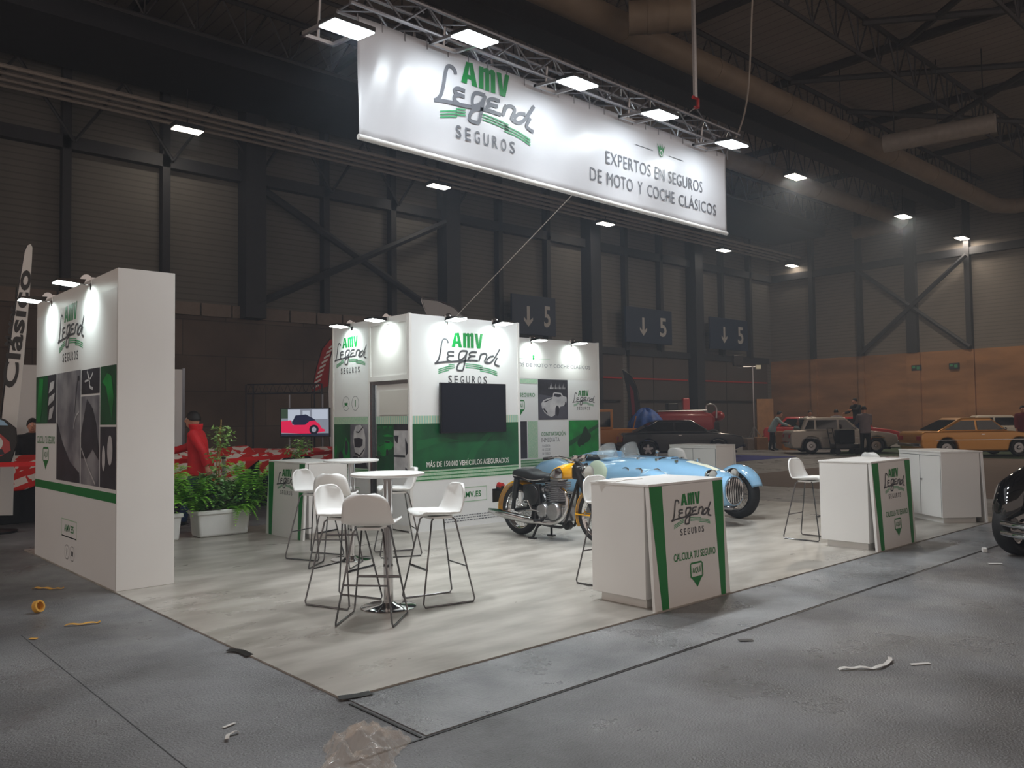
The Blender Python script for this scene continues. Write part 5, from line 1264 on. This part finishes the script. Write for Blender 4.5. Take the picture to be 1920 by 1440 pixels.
def table(label, x0, x1, y0, y1, h, lab2, seed, hump=.0):
    t = T('skirted_table', label, 'table', (x0, y0, 0), 0, 'skirted tables of the next stand')
    w, d = x1 - x0, y1 - y0
    MB().box(0, w, 0, d, h - .03, h).build('table_top', 'black', t)
    def sk(u, v):
        per = 2 * (w + d); q = u * per; e = .012 * sin(q * 28)
        if q < w: p = (q, -e)
        elif q < w + d: p = (w + e, q - w)
        elif q < 2 * w + d: p = (w - (q - w - d), d + e)
        else: p = (-e, d - (q - 2 * w - d))
        return V((p[0], p[1], .01 + v * (h - .04)))
    MB().grid(sk, 160, 2).build('skirt', 'darkcloth', t, smooth=True)
    rr = random.Random(seed); ph = [rr.uniform(0, 6) for _ in range(6)]
    def cl(u, v):
        x = -.12 + u * (w + .24); yy = -.55 + v * (d + .75)
        hang = .0
        z = h + .02 + hump * max(0, sin(pi * min(1, max(0, (yy - .1) / (d - .1))))) * (1 + .3 * sin(3 * x + ph[0]))
        if yy < 0:
            dn = -yy * (.55 + .35 * sin(1.9 * x + ph[1]) + .2 * sin(4.3 * x + ph[2])); z = h + .012 - max(0, dn); y_ = -.035 - .02 * sin(14 * x + ph[3]) * min(1, -yy * 3)
        else: y_ = min(yy, d + .06); z += .012 * sin(9 * x + ph[4]) * sin(7 * yy); z -= max(0, yy - d - .05) * .9
        return V((x, y_, z))
    o = MB().grid(cl, 70, 36).build('printed_cloth', 'cloth', None, smooth=True, solid=.004); o.location = (x0, y0, 0)
    tag(o, lab2, 'cloth', 'red and white cloths on tables')
table('black-skirted table at the far left edge', .9, 3.5, 14.75, 15.45, .97, 'red and white printed cloth on the far left table', 1, .05)
table('black-skirted table behind the person in red jacket', 4.3, 6.45, 14.0, 14.9, .97, 'red and white printed cloth on the table behind the red jacket', 2, .12)
table('black-skirted table below the big television picture', 6.8, 9.0, 14.2, 15.1, .95, 'red and white printed cloth on the table below the lit screen', 3, .05)
# car cut-out board at far left
cb = T('display_board', 'cut-out board with red and blue cars at the far left edge', 'display board', (2.42, 12.98, 0), radians(-44))
fr = Frame((0, -.02, 0), (1, 0, 0))
out = [(-.6, .98), (-.6, 1.72), (-.2, 1.7), (.05, 1.62), (.2, 1.5), (.22, 1.3), (.12, 1.0)]
MB().prism([fr.p(x, z) for x, z in out], (0, .02, 0)).build('board', 'black', cb)
decal(cb, 'printed_red_car', fr, [[(-.6, 1.08), (-.6, 1.5), (-.3, 1.52), (-.05, 1.46), (.12, 1.32), (.14, 1.2), (.0, 1.12)]], 'red', .003)
decal(cb, 'printed_blue_car', fr, [[(-.6, 1.56), (-.55, 1.7), (-.2, 1.69), (.04, 1.6), (.1, 1.54)]], 'blue', .003)
decal(cb, 'printed_headlamp', fr, [ovalpts(-.05, 1.3, .08, .09), ovalpts(-.5, 1.3, .08, .09)], 'lens', .005)
decal(cb, 'printed_grille', fr, [[(-.4, 1.1), (-.4, 1.2), (.02, 1.22), (.06, 1.15)]], 'photodark', .005)
MB().box(-.5, -.1, 0, .12, 0, 1.0).build('stand_box', 'black', cb)
# feather flags
def feather(label, loc, rz, pts, m, name='feather_flag', pole=True, th=.006):
    t = T(name, label, 'flag', loc, rz, 'feather flags')
    fr = Frame((0, 0, 0), (1, 0, 0))
    MB().prism([fr.p(x, z) for x, z in pts], (0, th, 0)).build('flag_cloth', m, t)
    MB().lathe([(0, 0), (.28, 0), (.28, .03), (.05, .06), (0, .06)], 20, (pts[0][0], 0, 0)).build('base', 'black', t)
    return t, fr
t, fr = feather('tall white feather flag with black lettering at the far left', (2.50, 13.78, 0), radians(-43), [(.0, .25), (.02, 1.0), (.10, 1.9), (.19, 2.75), (.29, 3.45), (.35, 3.85), (.38, 4.05), (.42, 4.15), (.465, 4.17), (.49, 4.12), (.485, 3.95), (.455, 3.4), (.41, 2.8), (.36, 2.2), (.30, 1.6), (.26, 1.0), (.25, .25)], 'white')
MB().tube(smoothpath([(0, .02, 0), (-.01, .02, 1.0), (.07, .02, 1.9), (.17, .02, 2.75), (.27, .02, 3.45), (.37, .02, 4.06), (.42, .02, 4.16)], 4), .012, 6).build('pole', 'black', t, smooth=True)
fr2 = Frame(fr.p(.285, 2.07), V((.135, 0, 1.1)), V((-1.1, 0, .135)))
text(t, 'title', 'Clásico', fr2, .0, -.0, 1.72, .22, 'black', .03, .004)
text(t, 'small_title', 'Motor', fr2, .60, .17, .58, .09, 'black', .02, .004)
t, fr = feather('white feather flag with black lettering, mostly hidden behind the cabin', (9.55, 16.5, 0), radians(-43), [(.0, .2), (-.08, 1.2), (-.10, 2.2), (-.06, 2.9), (.05, 3.35), (.2, 3.6), (.45, 3.5), (.5, 2.6), (.5, .2)], 'white')
MB().tube([(0, .02, 0), (-.09, .02, 1.2), (-.11, .02, 2.2), (-.06, .02, 2.95), (.05, .02, 3.4), (.2, .02, 3.62)], .015, 6).build('pole', 'black', t, smooth=True)
fr2 = Frame(fr.p(.22, 1.75), V((.05, 0, 1)), V((-1, 0, .05)))
text(t, 'title', 'Clásico', fr2, 0, 0, 1.5, .2, 'black', .03, .004)
M['redstripe'] = mat('flag_red', (160, 30, 30), .7)
t, fr = feather('red flag with black and white diagonal edge stripes left of the cabin', (10.75, 19.2, 0), radians(-43), [(-.22, 2.3), (-.1, 2.9), (.05, 3.4), (.25, 3.65), (.5, 3.7), (.62, 3.0), (.5, 2.6), (.1, 2.4)], 'redstripe')
for i in range(9):
    z = 2.36 + .13 * i; x = -.2 + .033 * i * 1.0 + .004 * i * i * .6
    decal(t, 'stripe', fr, [[(x, z), (x + .16, z + .09), (x + .17, z + .15), (x + .01, z + .06)]], 'paper', .003)
MB().tube([(-.25, .02, 0), (-.24, .02, 2.2), (-.12, .02, 2.9), (.04, .02, 3.42), (.25, .02, 3.68)], .015, 6).build('pole', 'black', t, smooth=True)
t, fr = feather('dark red and black feather flag far behind the back wall', (32.4, 26.6, 0), radians(-43), [(.45, .3), (.40, 2.0), (.25, 3.0), (-.05, 3.6), (-.45, 3.9), (-.3, 3.2), (-.1, 2.2), (.0, .3)], 'darkcloth')
decal(t, 'lettering', fr, [[(.05, 1.2), (.2, 1.2), (.1, 2.8), (-.1, 3.2)]], 'maroon', .004)
MB().tube(smoothpath([(.45, .02, 0), (.42, .02, 2.0), (.27, .02, 3.0), (-.05, .02, 3.62), (-.45, .02, 3.92)], 4), .02, 6).build('pole', 'black', t, smooth=True)
t, fr = feather('curved grey flag tip rising behind the cabin roof', (11.3, 14.7, 0), radians(-43), [(-.05, .3), (-.05, 2.6), (-.3, 3.75), (-.45, 4.25), (-.1, 4.2), (.25, 4.05), (.5, 3.82), (.7, 3.5), (.75, 2.4), (.6, .3)], mat('grey_flag_cloth', (176, 176, 176), .8))
MB().tube(smoothpath([(-.08, .02, 0), (-.08, .02, 2.6), (-.3, .02, 3.75), (-.46, .02, 4.27), (-.1, .02, 4.22), (.25, .02, 4.07), (.5, .02, 3.84)], 4), .015, 6).build('pole', 'steel', t, smooth=True)
# lit television with a car picture
tv = T('lit_television', 'lit television on metal stand showing a pink red car', 'television', (8.45, 15.75, 0), radians(-43))
MB().box(-.53, .53, 0, .06, 1.20, 1.82).build('housing', 'black', tv, bevel=.006)
fr = Frame((0, -.001, 0), (1, 0, 0))
def px_(a): return glow('screen_' + str(a), a, 1.0)
decal(tv, 'screen_picture', fr, [rect(-.5, 1.23, .5, 1.80)], glow('screen_grey', (150, 156, 170), .7), .001)
decal(tv, 'pictured_building', fr, [rect(-.36, 1.55, -.1, 1.78), rect(-.05, 1.6, .1, 1.76), rect(.15, 1.58, .48, 1.78)], glow('screen_pale', (196, 204, 220), .8), .002)
decal(tv, 'pictured_trees', fr, [rect(-.5, 1.6, -.36, 1.8)], glow('screen_tree', (74, 92, 76), .6), .002)
decal(tv, 'pictured_hood', fr, [[(-.28, 1.5), (-.2, 1.66), (.02, 1.68), (.2, 1.58), (.28, 1.46), (-.2, 1.44)]], glow('screen_navy', (48, 50, 78), .6), .003)
decal(tv, 'pictured_car', fr, [[(-.5, 1.3), (-.5, 1.54), (-.3, 1.56), (-.26, 1.46), (0, 1.46), (.1, 1.54), (.2, 1.55), (.3, 1.48), (.36, 1.38), (.42, 1.36), (.42, 1.32), (.2, 1.28), (-.1, 1.28)]], glow('screen_pink', (226, 40, 84), .85), .004)
decal(tv, 'pictured_wheel', fr, [ovalpts(.19, 1.36, .1, .1, 20)], glow('screen_dark', (46, 46, 60), .5), .005)
decal(tv, 'pictured_hub', fr, [ovalpts(.19, 1.36, .05, .055, 16)], glow('screen_hub', (170, 170, 185), .7), .006)
decal(tv, 'pictured_ground', fr, [rect(-.5, 1.23, .5, 1.28)], glow('screen_ground', (60, 64, 84), .5), .002)
for x in (-.35, .35): MB().tube([(x, .1, 0), (x, .1, 2.1)], .02, 8).build('stand_pole', 'alu', tv)
MB().box(-.5, .5, .02, .35, .0, .04).build('stand_base', 'black', tv)
MB().tube([(-.35, .1, 1.5), (.35, .1, 1.5)], .02, 6).build('stand_bar', 'alu', tv)
lf = T('lattice_frame', 'thin metal lattice frame above the lit television', 'frame', (8.4, 16.6, 0), radians(-43))
b = MB()
for x in (-.75, .75): b.tube([(x - .08, 0, 0), (x - .08, 0, 2.35)], .018, 6); b.tube([(x + .08, 0, 0), (x + .08, 0, 2.35)], .018, 6)
b.build('upright', 'darksteel', lf)
b = MB(); b.tube([(-.8, 0, 2.35), (.8, 0, 2.35)], .018, 6); b.tube([(-.8, 0, 2.15), (.8, 0, 2.15)], .018, 6)
for i in range(10): b.tube([(-.8 + .16 * i, 0, 2.15), (-.72 + .16 * i, 0, 2.35), (-.64 + .16 * i, 0, 2.15)], .009, 5)
b.build('lattice_beam', 'darksteel', lf)
# ribbon barrier
sp = T('stanchion', 'grey steel barrier post behind the planter', 'barrier post', (5.25, 12.35, 0))
MB().tube([(0, 0, .02), (0, 0, .98)], .028, 12).build('post', 'steel', sp, smooth=True)
MB().lathe([(0, 0), (.17, 0), (.17, .012), (.04, .03), (0, .03)], 24).build('base', 'steel', sp, smooth=True)
MB().lathe([(0, .98), (.032, .98), (.032, 1.03), (0, 1.035)], 12).build('cap', 'black', sp)
tag(MB().prism([(.5, 12.62, 1.04), (5.21, 12.35, .93), (5.21, 12.35, .99), (.5, 12.62, 1.10)], (0, .003, 0)).build('barrier_ribbon', 'tape'), 'red barrier ribbon at the far left', 'ribbon')
tag(MB().prism([(5.3, 12.35, .92), (9.0, 13.4, .98), (9.0, 13.4, 1.04), (5.3, 12.35, .98)], (0, .003, 0)).build('barrier_ribbon', 'tape'), 'red barrier ribbon running right from the barrier post', 'ribbon')

# ------------------------------------------------------------------ planters and plants
def planter(label, x0, x1, y0, y1, h):
    t = T('planter', label, 'planter', ((x0 + x1) / 2, (y0 + y1) / 2, .012), 0, 'white trough planters')
    w, d = (x1 - x0) / 2, (y1 - y0) / 2
    MB().hexa([(-w * .92, -d * .85, 0), (w * .92, -d * .85, 0), (w * .92, d * .85, 0), (-w * .92, d * .85, 0)], [(-w, -d, h), (w, -d, h), (w, d, h), (-w, d, h)]).build('trough', 'planter', t, bevel=.03, seg=3, smooth=True)
    b = MB(); b.box(-w - .012, w + .012, -d - .012, d + .012, h - .05, h + .005); b.build('rim', 'planter', t, bevel=.012, smooth=True)
    MB().box(-w + .03, w - .03, -d + .03, d - .03, h - .02, h + .012).build('soil', 'soil', t)
planter('white trough planter with ferns and a staked young tree', 4.29, 5.02, 10.89, 11.24, .35)
planter('white trough planter mostly hidden behind the tall display wall', 3.35, 4.08, 10.89, 11.24, .35)
planter('white trough planter behind the counter by the ferns', 6.05, 6.45, 11.75, 12.05, .35)
def fern(label, loc, n, ln, up, seed, spread=1.0, group='bright green ferns'):
    rr = random.Random(seed); b = MB()
    for i in range(n):
        a = rr.uniform(0, 2 * pi); L_ = ln * rr.uniform(.65, 1.1); h = up * rr.uniform(.35, 1.05); dr = L_ * rr.uniform(.3, 1.0)
        d = V((cos(a), sin(a), 0)) * spread; side = V((-sin(a), cos(a), 0))
        K = 18
        for k in range(1, K + 1):
            t = k / K
            p = V(loc) + d * L_ * .75 * t + V((0, 0, h * (1 - (1 - t) ** 1.6) * 1.0 - dr * t ** 3 * .9))
            w = .075 * (1 - t) ** .6 * (.4 + .6 * min(1, t * 5)) + .006
            tg = (d * .6 + V((0, 0, h * .3 - dr * t * t)))
            tg.normalize()
            for s in (-1, 1):
                q = p + side * s * w + tg * w * .45 + V((0, 0, -w * .2))
                wd = tg * .02
                b.add([p - wd, p + wd, q + wd * .2, q - wd * .3], [(0, 1, 2, 3)])
    o = b.build('fern', 'fern'); return tag(o, label, 'fern', group)
fern('bright green fern spilling over the planter left end', (4.28, 11.02, .36), 60, .42, .60, 1)
fern('bright green fern in the half-hidden left planter', (3.9, 11.04, .36), 66, .48, .80, 2)
fern('bright green fern between planter and counter', (5.08, 11.12, .26), 105, .48, .86, 3)
fern('trailing fern at the planter front right corner', (4.86, 10.93, .36), 40, .32, .12, 4)
def leafy(b, c, r, n, size, rr, flat=.6):
    for i in range(n):
        while True:
            q = V((rr.uniform(-1, 1), rr.uniform(-1, 1), rr.uniform(-1, 1)))
            if q.length < 1: break
        p = V(c) + V((q.x * r[0], q.y * r[1], q.z * r[2]))
        d = V((rr.uniform(-1, 1), rr.uniform(-1, 1), rr.uniform(-.7, .5))).normalized(); s = d.cross(V((rr.uniform(-.4, .4), rr.uniform(-.4, .4), 1))).normalized()
        L_ = size * rr.uniform(.7, 1.3); w = L_ * .28
        m_ = p + d * L_ * .5
        b.add([p, m_ + s * w, p + d * L_, m_ - s * w], [(0, 1, 2, 3)])
def staked(label, loc, h, crown, seed, m='leaf2'):
    t = T('staked_tree', label, 'small tree', loc, 0, 'staked young trees'); rr = random.Random(seed)
    MB().tube([(.0, 0, 0), (.02, 0, h * .5), (.05, .01, h)], [.011, .01, .008], 6).build('stake', 'bark', t, smooth=True)
    MB().tube(smoothpath([(-.02, .01, 0), (-.01, .02, h * .4), (.02, .02, h * .8), (.03, .0, h * .92)], 4), [.01] * 13, 6).build('stem', 'bark', t, smooth=True)
    b = MB()
    for c, r, n in crown: leafy(b, c, r, n, .075, rr)
    b.build('foliage', m, t)
staked('staked young tree with light leaves in the middle planter', (4.62, 11.06, .36), 1.22, [((.05, 0, 1.0), (.17, .17, .17), 130), ((.02, 0, .72), (.16, .16, .2), 70), ((0, 0, .45), (.2, .2, .18), 70)], 5)
staked('staked young tree with light leaves behind the counter', (6.25, 11.9, .36), .85, [((.03, 0, .72), (.2, .2, .24), 240), ((0, 0, .3), (.2, .2, .2), 60)], 6, 'leaf2')
b = MB(); rr = random.Random(9); leafy(b, (4.52, 11.06, .62), (.27, .22, .27), 420, .10, rr); leafy(b, (4.75, 11.05, .55), (.25, .2, .2), 260, .10, rr)
tag(b.build('shrub', 'leaf'), 'dark green leafy shrub at the foot of the staked tree', 'shrub')

# ------------------------------------------------------------------ black car at the right edge
bc = T('vintage_car', 'glossy black vintage car cut by the right picture edge', 'car', (9.86, 2.36, 0), radians(160))
def offs(mb, dx, dy): mb.v = [(x + dx, y + dy, z) for x, y, z in mb.v]; return mb
for s in (-1, 1):
    wheel(bc, 'front_wheel', (-.02, s * .64, .33), .33, .19, .12, 'chrome', 0, 'hub')
    offs(MB().rings(loft([(-1.1, .5, .08, .12, .15), (-.95, .55, .17, .28, .2), (-.6, .62, .22, .34, .1), (-.2, .62, .23, .34, .06), (.1, .55, .2, .28, .1), (.24, .48, .12, .15, .1), (.28, .46, .04, .05, .05)], 22, 2.4)), 0, s * .62).build('front_wing', 'blackgloss', bc, smooth=True)
    hlm = MB().lathe([(0, -.15), (.07, -.12), (.11, -.03), (.115, .04), (0, .05)], 20, (.0, s * .30, .80), 'x').build('headlamp', 'chrome', bc, smooth=True)
    MB().lathe([(0, .075), (.07, .065), (.105, .045), (0, .044)], 20, (.0, s * .30, .80), 'x').build('headlamp_lens', 'lens', hlm, smooth=True)
MB().rings(loft([(-3.2, .7, .3, .2, .3), (-3.0, .72, .6, .35, .35), (-2.0, .75, .7, .3, .4), (-1.2, .72, .5, .28, .36), (-.5, .68, .36, .3, .34), (.05, .62, .24, .3, .3), (.14, .6, .2, .26, .26)], 26, 3)).build('body', 'blackgloss', bc, smooth=True)
MB().rings(loft([(-3.0, 1.0, .4, .2, .2), (-2.7, 1.1, .58, .38, .2), (-1.7, 1.1, .6, .42, .2), (-1.3, 1.05, .5, .25, .2), (-1.2, 1.0, .4, .1, .1)], 22, 3)).build('cabin', 'blackgloss', bc, smooth=True)
for s in (-1, 1): MB().box(-2.6, -1.55, s * .6 - .01, s * .6 + .01, 1.12, 1.4).build('side_window', 'darkglass', bc)
for z in (.37, .27): MB().tube(smoothpath([(.29, -.58, z), (.34, -.45, z), (.37, -.25, z), (.38, 0, z), (.37, .25, z), (.34, .45, z), (.29, .58, z)], 5), .035, 10).build('bumper_bar', 'chrome', bc, smooth=True)
b = MB()
for i in range(9): b.tube([(.15, -.16 + .04 * i, .42), (.17, -.16 + .04 * i, .84)], .008, 6)
b.build('grille_bars', 'chrome', bc, smooth=True)
for s in (-1, 1):
    wheel(bc, 'rear_wheel', (-2.7, s * .62, .33), .33, .19, .12, 'chrome', 0, 'hub')

# ------------------------------------------------------------------ litter on the floor
def crumple(u, v):
    a = 2 * pi * v; r = u ** .85
    rr = .225 * (1 + .2 * sin(2 * a + 1) + .14 * sin(5 * a) + .07 * sin(9 * a + 2))
    x = rr * r * cos(a) * 1.1; y = rr * r * sin(a)
    p = V((x, y, .3))
    n1 = 1 - 2.2 * abs(mnoise.noise(p * 8)); n2 = 1 - 2.2 * abs(mnoise.noise(p * 19 + V((4, 1, 2)))); n3 = mnoise.noise(p * 42)
    z = (1 - r ** 2.2) * (.045 + .055 * n1 + .03 * n2) + .008 * n3 + .006
    return V((x + .03 * mnoise.noise(p * 11 + V((9, 0, 0))), y + .03 * mnoise.noise(p * 11 + V((0, 9, 0))), max(.003, z)))
o = MB().grid(crumple, 40, 140).build('plastic_sheet', 'plastic', None); o.location = (2.1, 3.36, 0); o.rotation_euler = (0, 0, .6)
tag(o, 'crumpled clear plastic sheet on the floor at the bottom', 'plastic sheet')
def scrap(name, label, cat, pts, w, m, z=.007, group=None):
    b = MB(); P = smoothpath([(x, y, 0) for x, y in pts], 4)
    vs = []; k = len(P)
    for i, p in enumerate(P):
        d = (P[min(i + 1, k - 1)] - P[max(i - 1, 0)]).normalized(); n = V((-d.y, d.x, 0)) * w / 2
        zz = z + .012 * abs(sin(i * .9)) * (k > 8) * (m != 'black'); vs += [p + n + V((0, 0, zz)), p - n + V((0, 0, zz * .8))]
    b.add(vs, [(2 * i, 2 * i + 1, 2 * i + 3, 2 * i + 2) for i in range(k - 1)])
    return tag(b.build(name, m, None, solid=.002), label, cat, group)
scrap('tape_scrap', 'orange tape scrap beside the tall display wall', 'tape scrap', [(1.92, 8.85), (1.98, 8.78), (2.06, 8.66), (2.13, 8.63)], .04, 'masking')
o = MB().lathe([(.035, 0), (.05, 0), (.05, .04), (.035, .04), (.035, 0)], 18).build('tape_roll', 'masking'); o.location = (1.70, 7.72, .05); o.rotation_euler = (1.3, 0, .6); tag(o, 'small used roll of yellow tape on the floor at left', 'tape roll')
scrap('tape_scrap', 'long strip of yellow tape on the floor at left', 'tape scrap', [(1.75, 7.06), (1.86, 6.99), (1.98, 6.97)], .03, 'masking')
scrap('tape_scrap', 'tiny yellow tape scrap nearest the left bottom', 'tape scrap', [(1.46, 6.82), (1.50, 6.78)], .03, 'masking')
scrap('paper_scrap', 'curled brown and white paper strip on the floor at right', 'paper scrap', [(4.86, 2.42), (4.95, 2.36), (5.05, 2.27), (5.22, 2.27), (5.3, 2.30)], .025, 'paper')
scrap('paper_scrap', 'short white paper strip on the floor at right', 'paper scrap', [(5.27, 2.16), (5.38, 2.09)], .025, 'paper')
scrap('paper_scrap', 'small white paper scrap near the black car wheel', 'paper scrap', [(9.3, 3.0), (9.38, 2.9)], .05, 'paper')
o = MB().box(-.03, .03, -.025, .025, 0, .05).build('paper_cup', 'paper', None, bevel=.01); o.location = (10.05, 3.28, 0); o.rotation_euler = (0, 0, .5); tag(o, 'tiny white carton on the floor near the black car', 'carton')
heap('wrapping_scrap', 'small crumpled wrapping heap right of the diagonal counter', 'wrapping', (13.65, 4.55, .002), .16, .12, .07, 'paper', 12)
scrap('paper_scrap', 'white paint-like scrap on the floor at lower left, upper one', 'paper scrap', [(1.83, 4.16), (1.76, 4.14)], .02, 'paper')
scrap('paper_scrap', 'white curled scrap on the floor at lower left, middle one', 'paper scrap', [(1.79, 4.02), (1.74, 4.02), (1.70, 3.96)], .02, 'paper')
scrap('tape_scrap', 'dark torn tape at the front corner of the stand', 'tape scrap', [(2.40, 4.10), (2.50, 4.06), (2.58, 4.05)], .06, 'black', .015)
scrap('tape_scrap', 'dark torn patch on the left edge of the stand', 'tape scrap', [(2.36, 5.48), (2.41, 5.40), (2.41, 5.25)], .05, 'black', .014)
scrap('paper_scrap', 'tiny dark scrap on the floor before the nearest counter', 'paper scrap', [(5.0, 3.2), (5.08, 3.14)], .04, 'black')

# ------------------------------------------------------------------ haze volume added in place of lens glare around the banner lamps
hz = bpy.data.materials.new('glare_haze'); hz.use_nodes = True
nt = hz.node_tree; nt.nodes.clear()
vsn = nt.nodes.new('ShaderNodeVolumeScatter'); vsn.inputs['Color'].default_value = (.72, .84, 1, 1); vsn.inputs['Density'].default_value = .0035; vsn.inputs['Anisotropy'].default_value = .2
om = nt.nodes.new('ShaderNodeOutputMaterial'); nt.links.new(vsn.outputs[0], om.inputs['Volume'])
M['haze'] = hz
tag(MB().box(-16, XW + 1.5, -16, YW + 1.5, -.6, ZC + .8).build('haze', 'haze'), 'thin blue-grey haze added for the lens glare around the lit banner', 'haze', None, 'stuff')
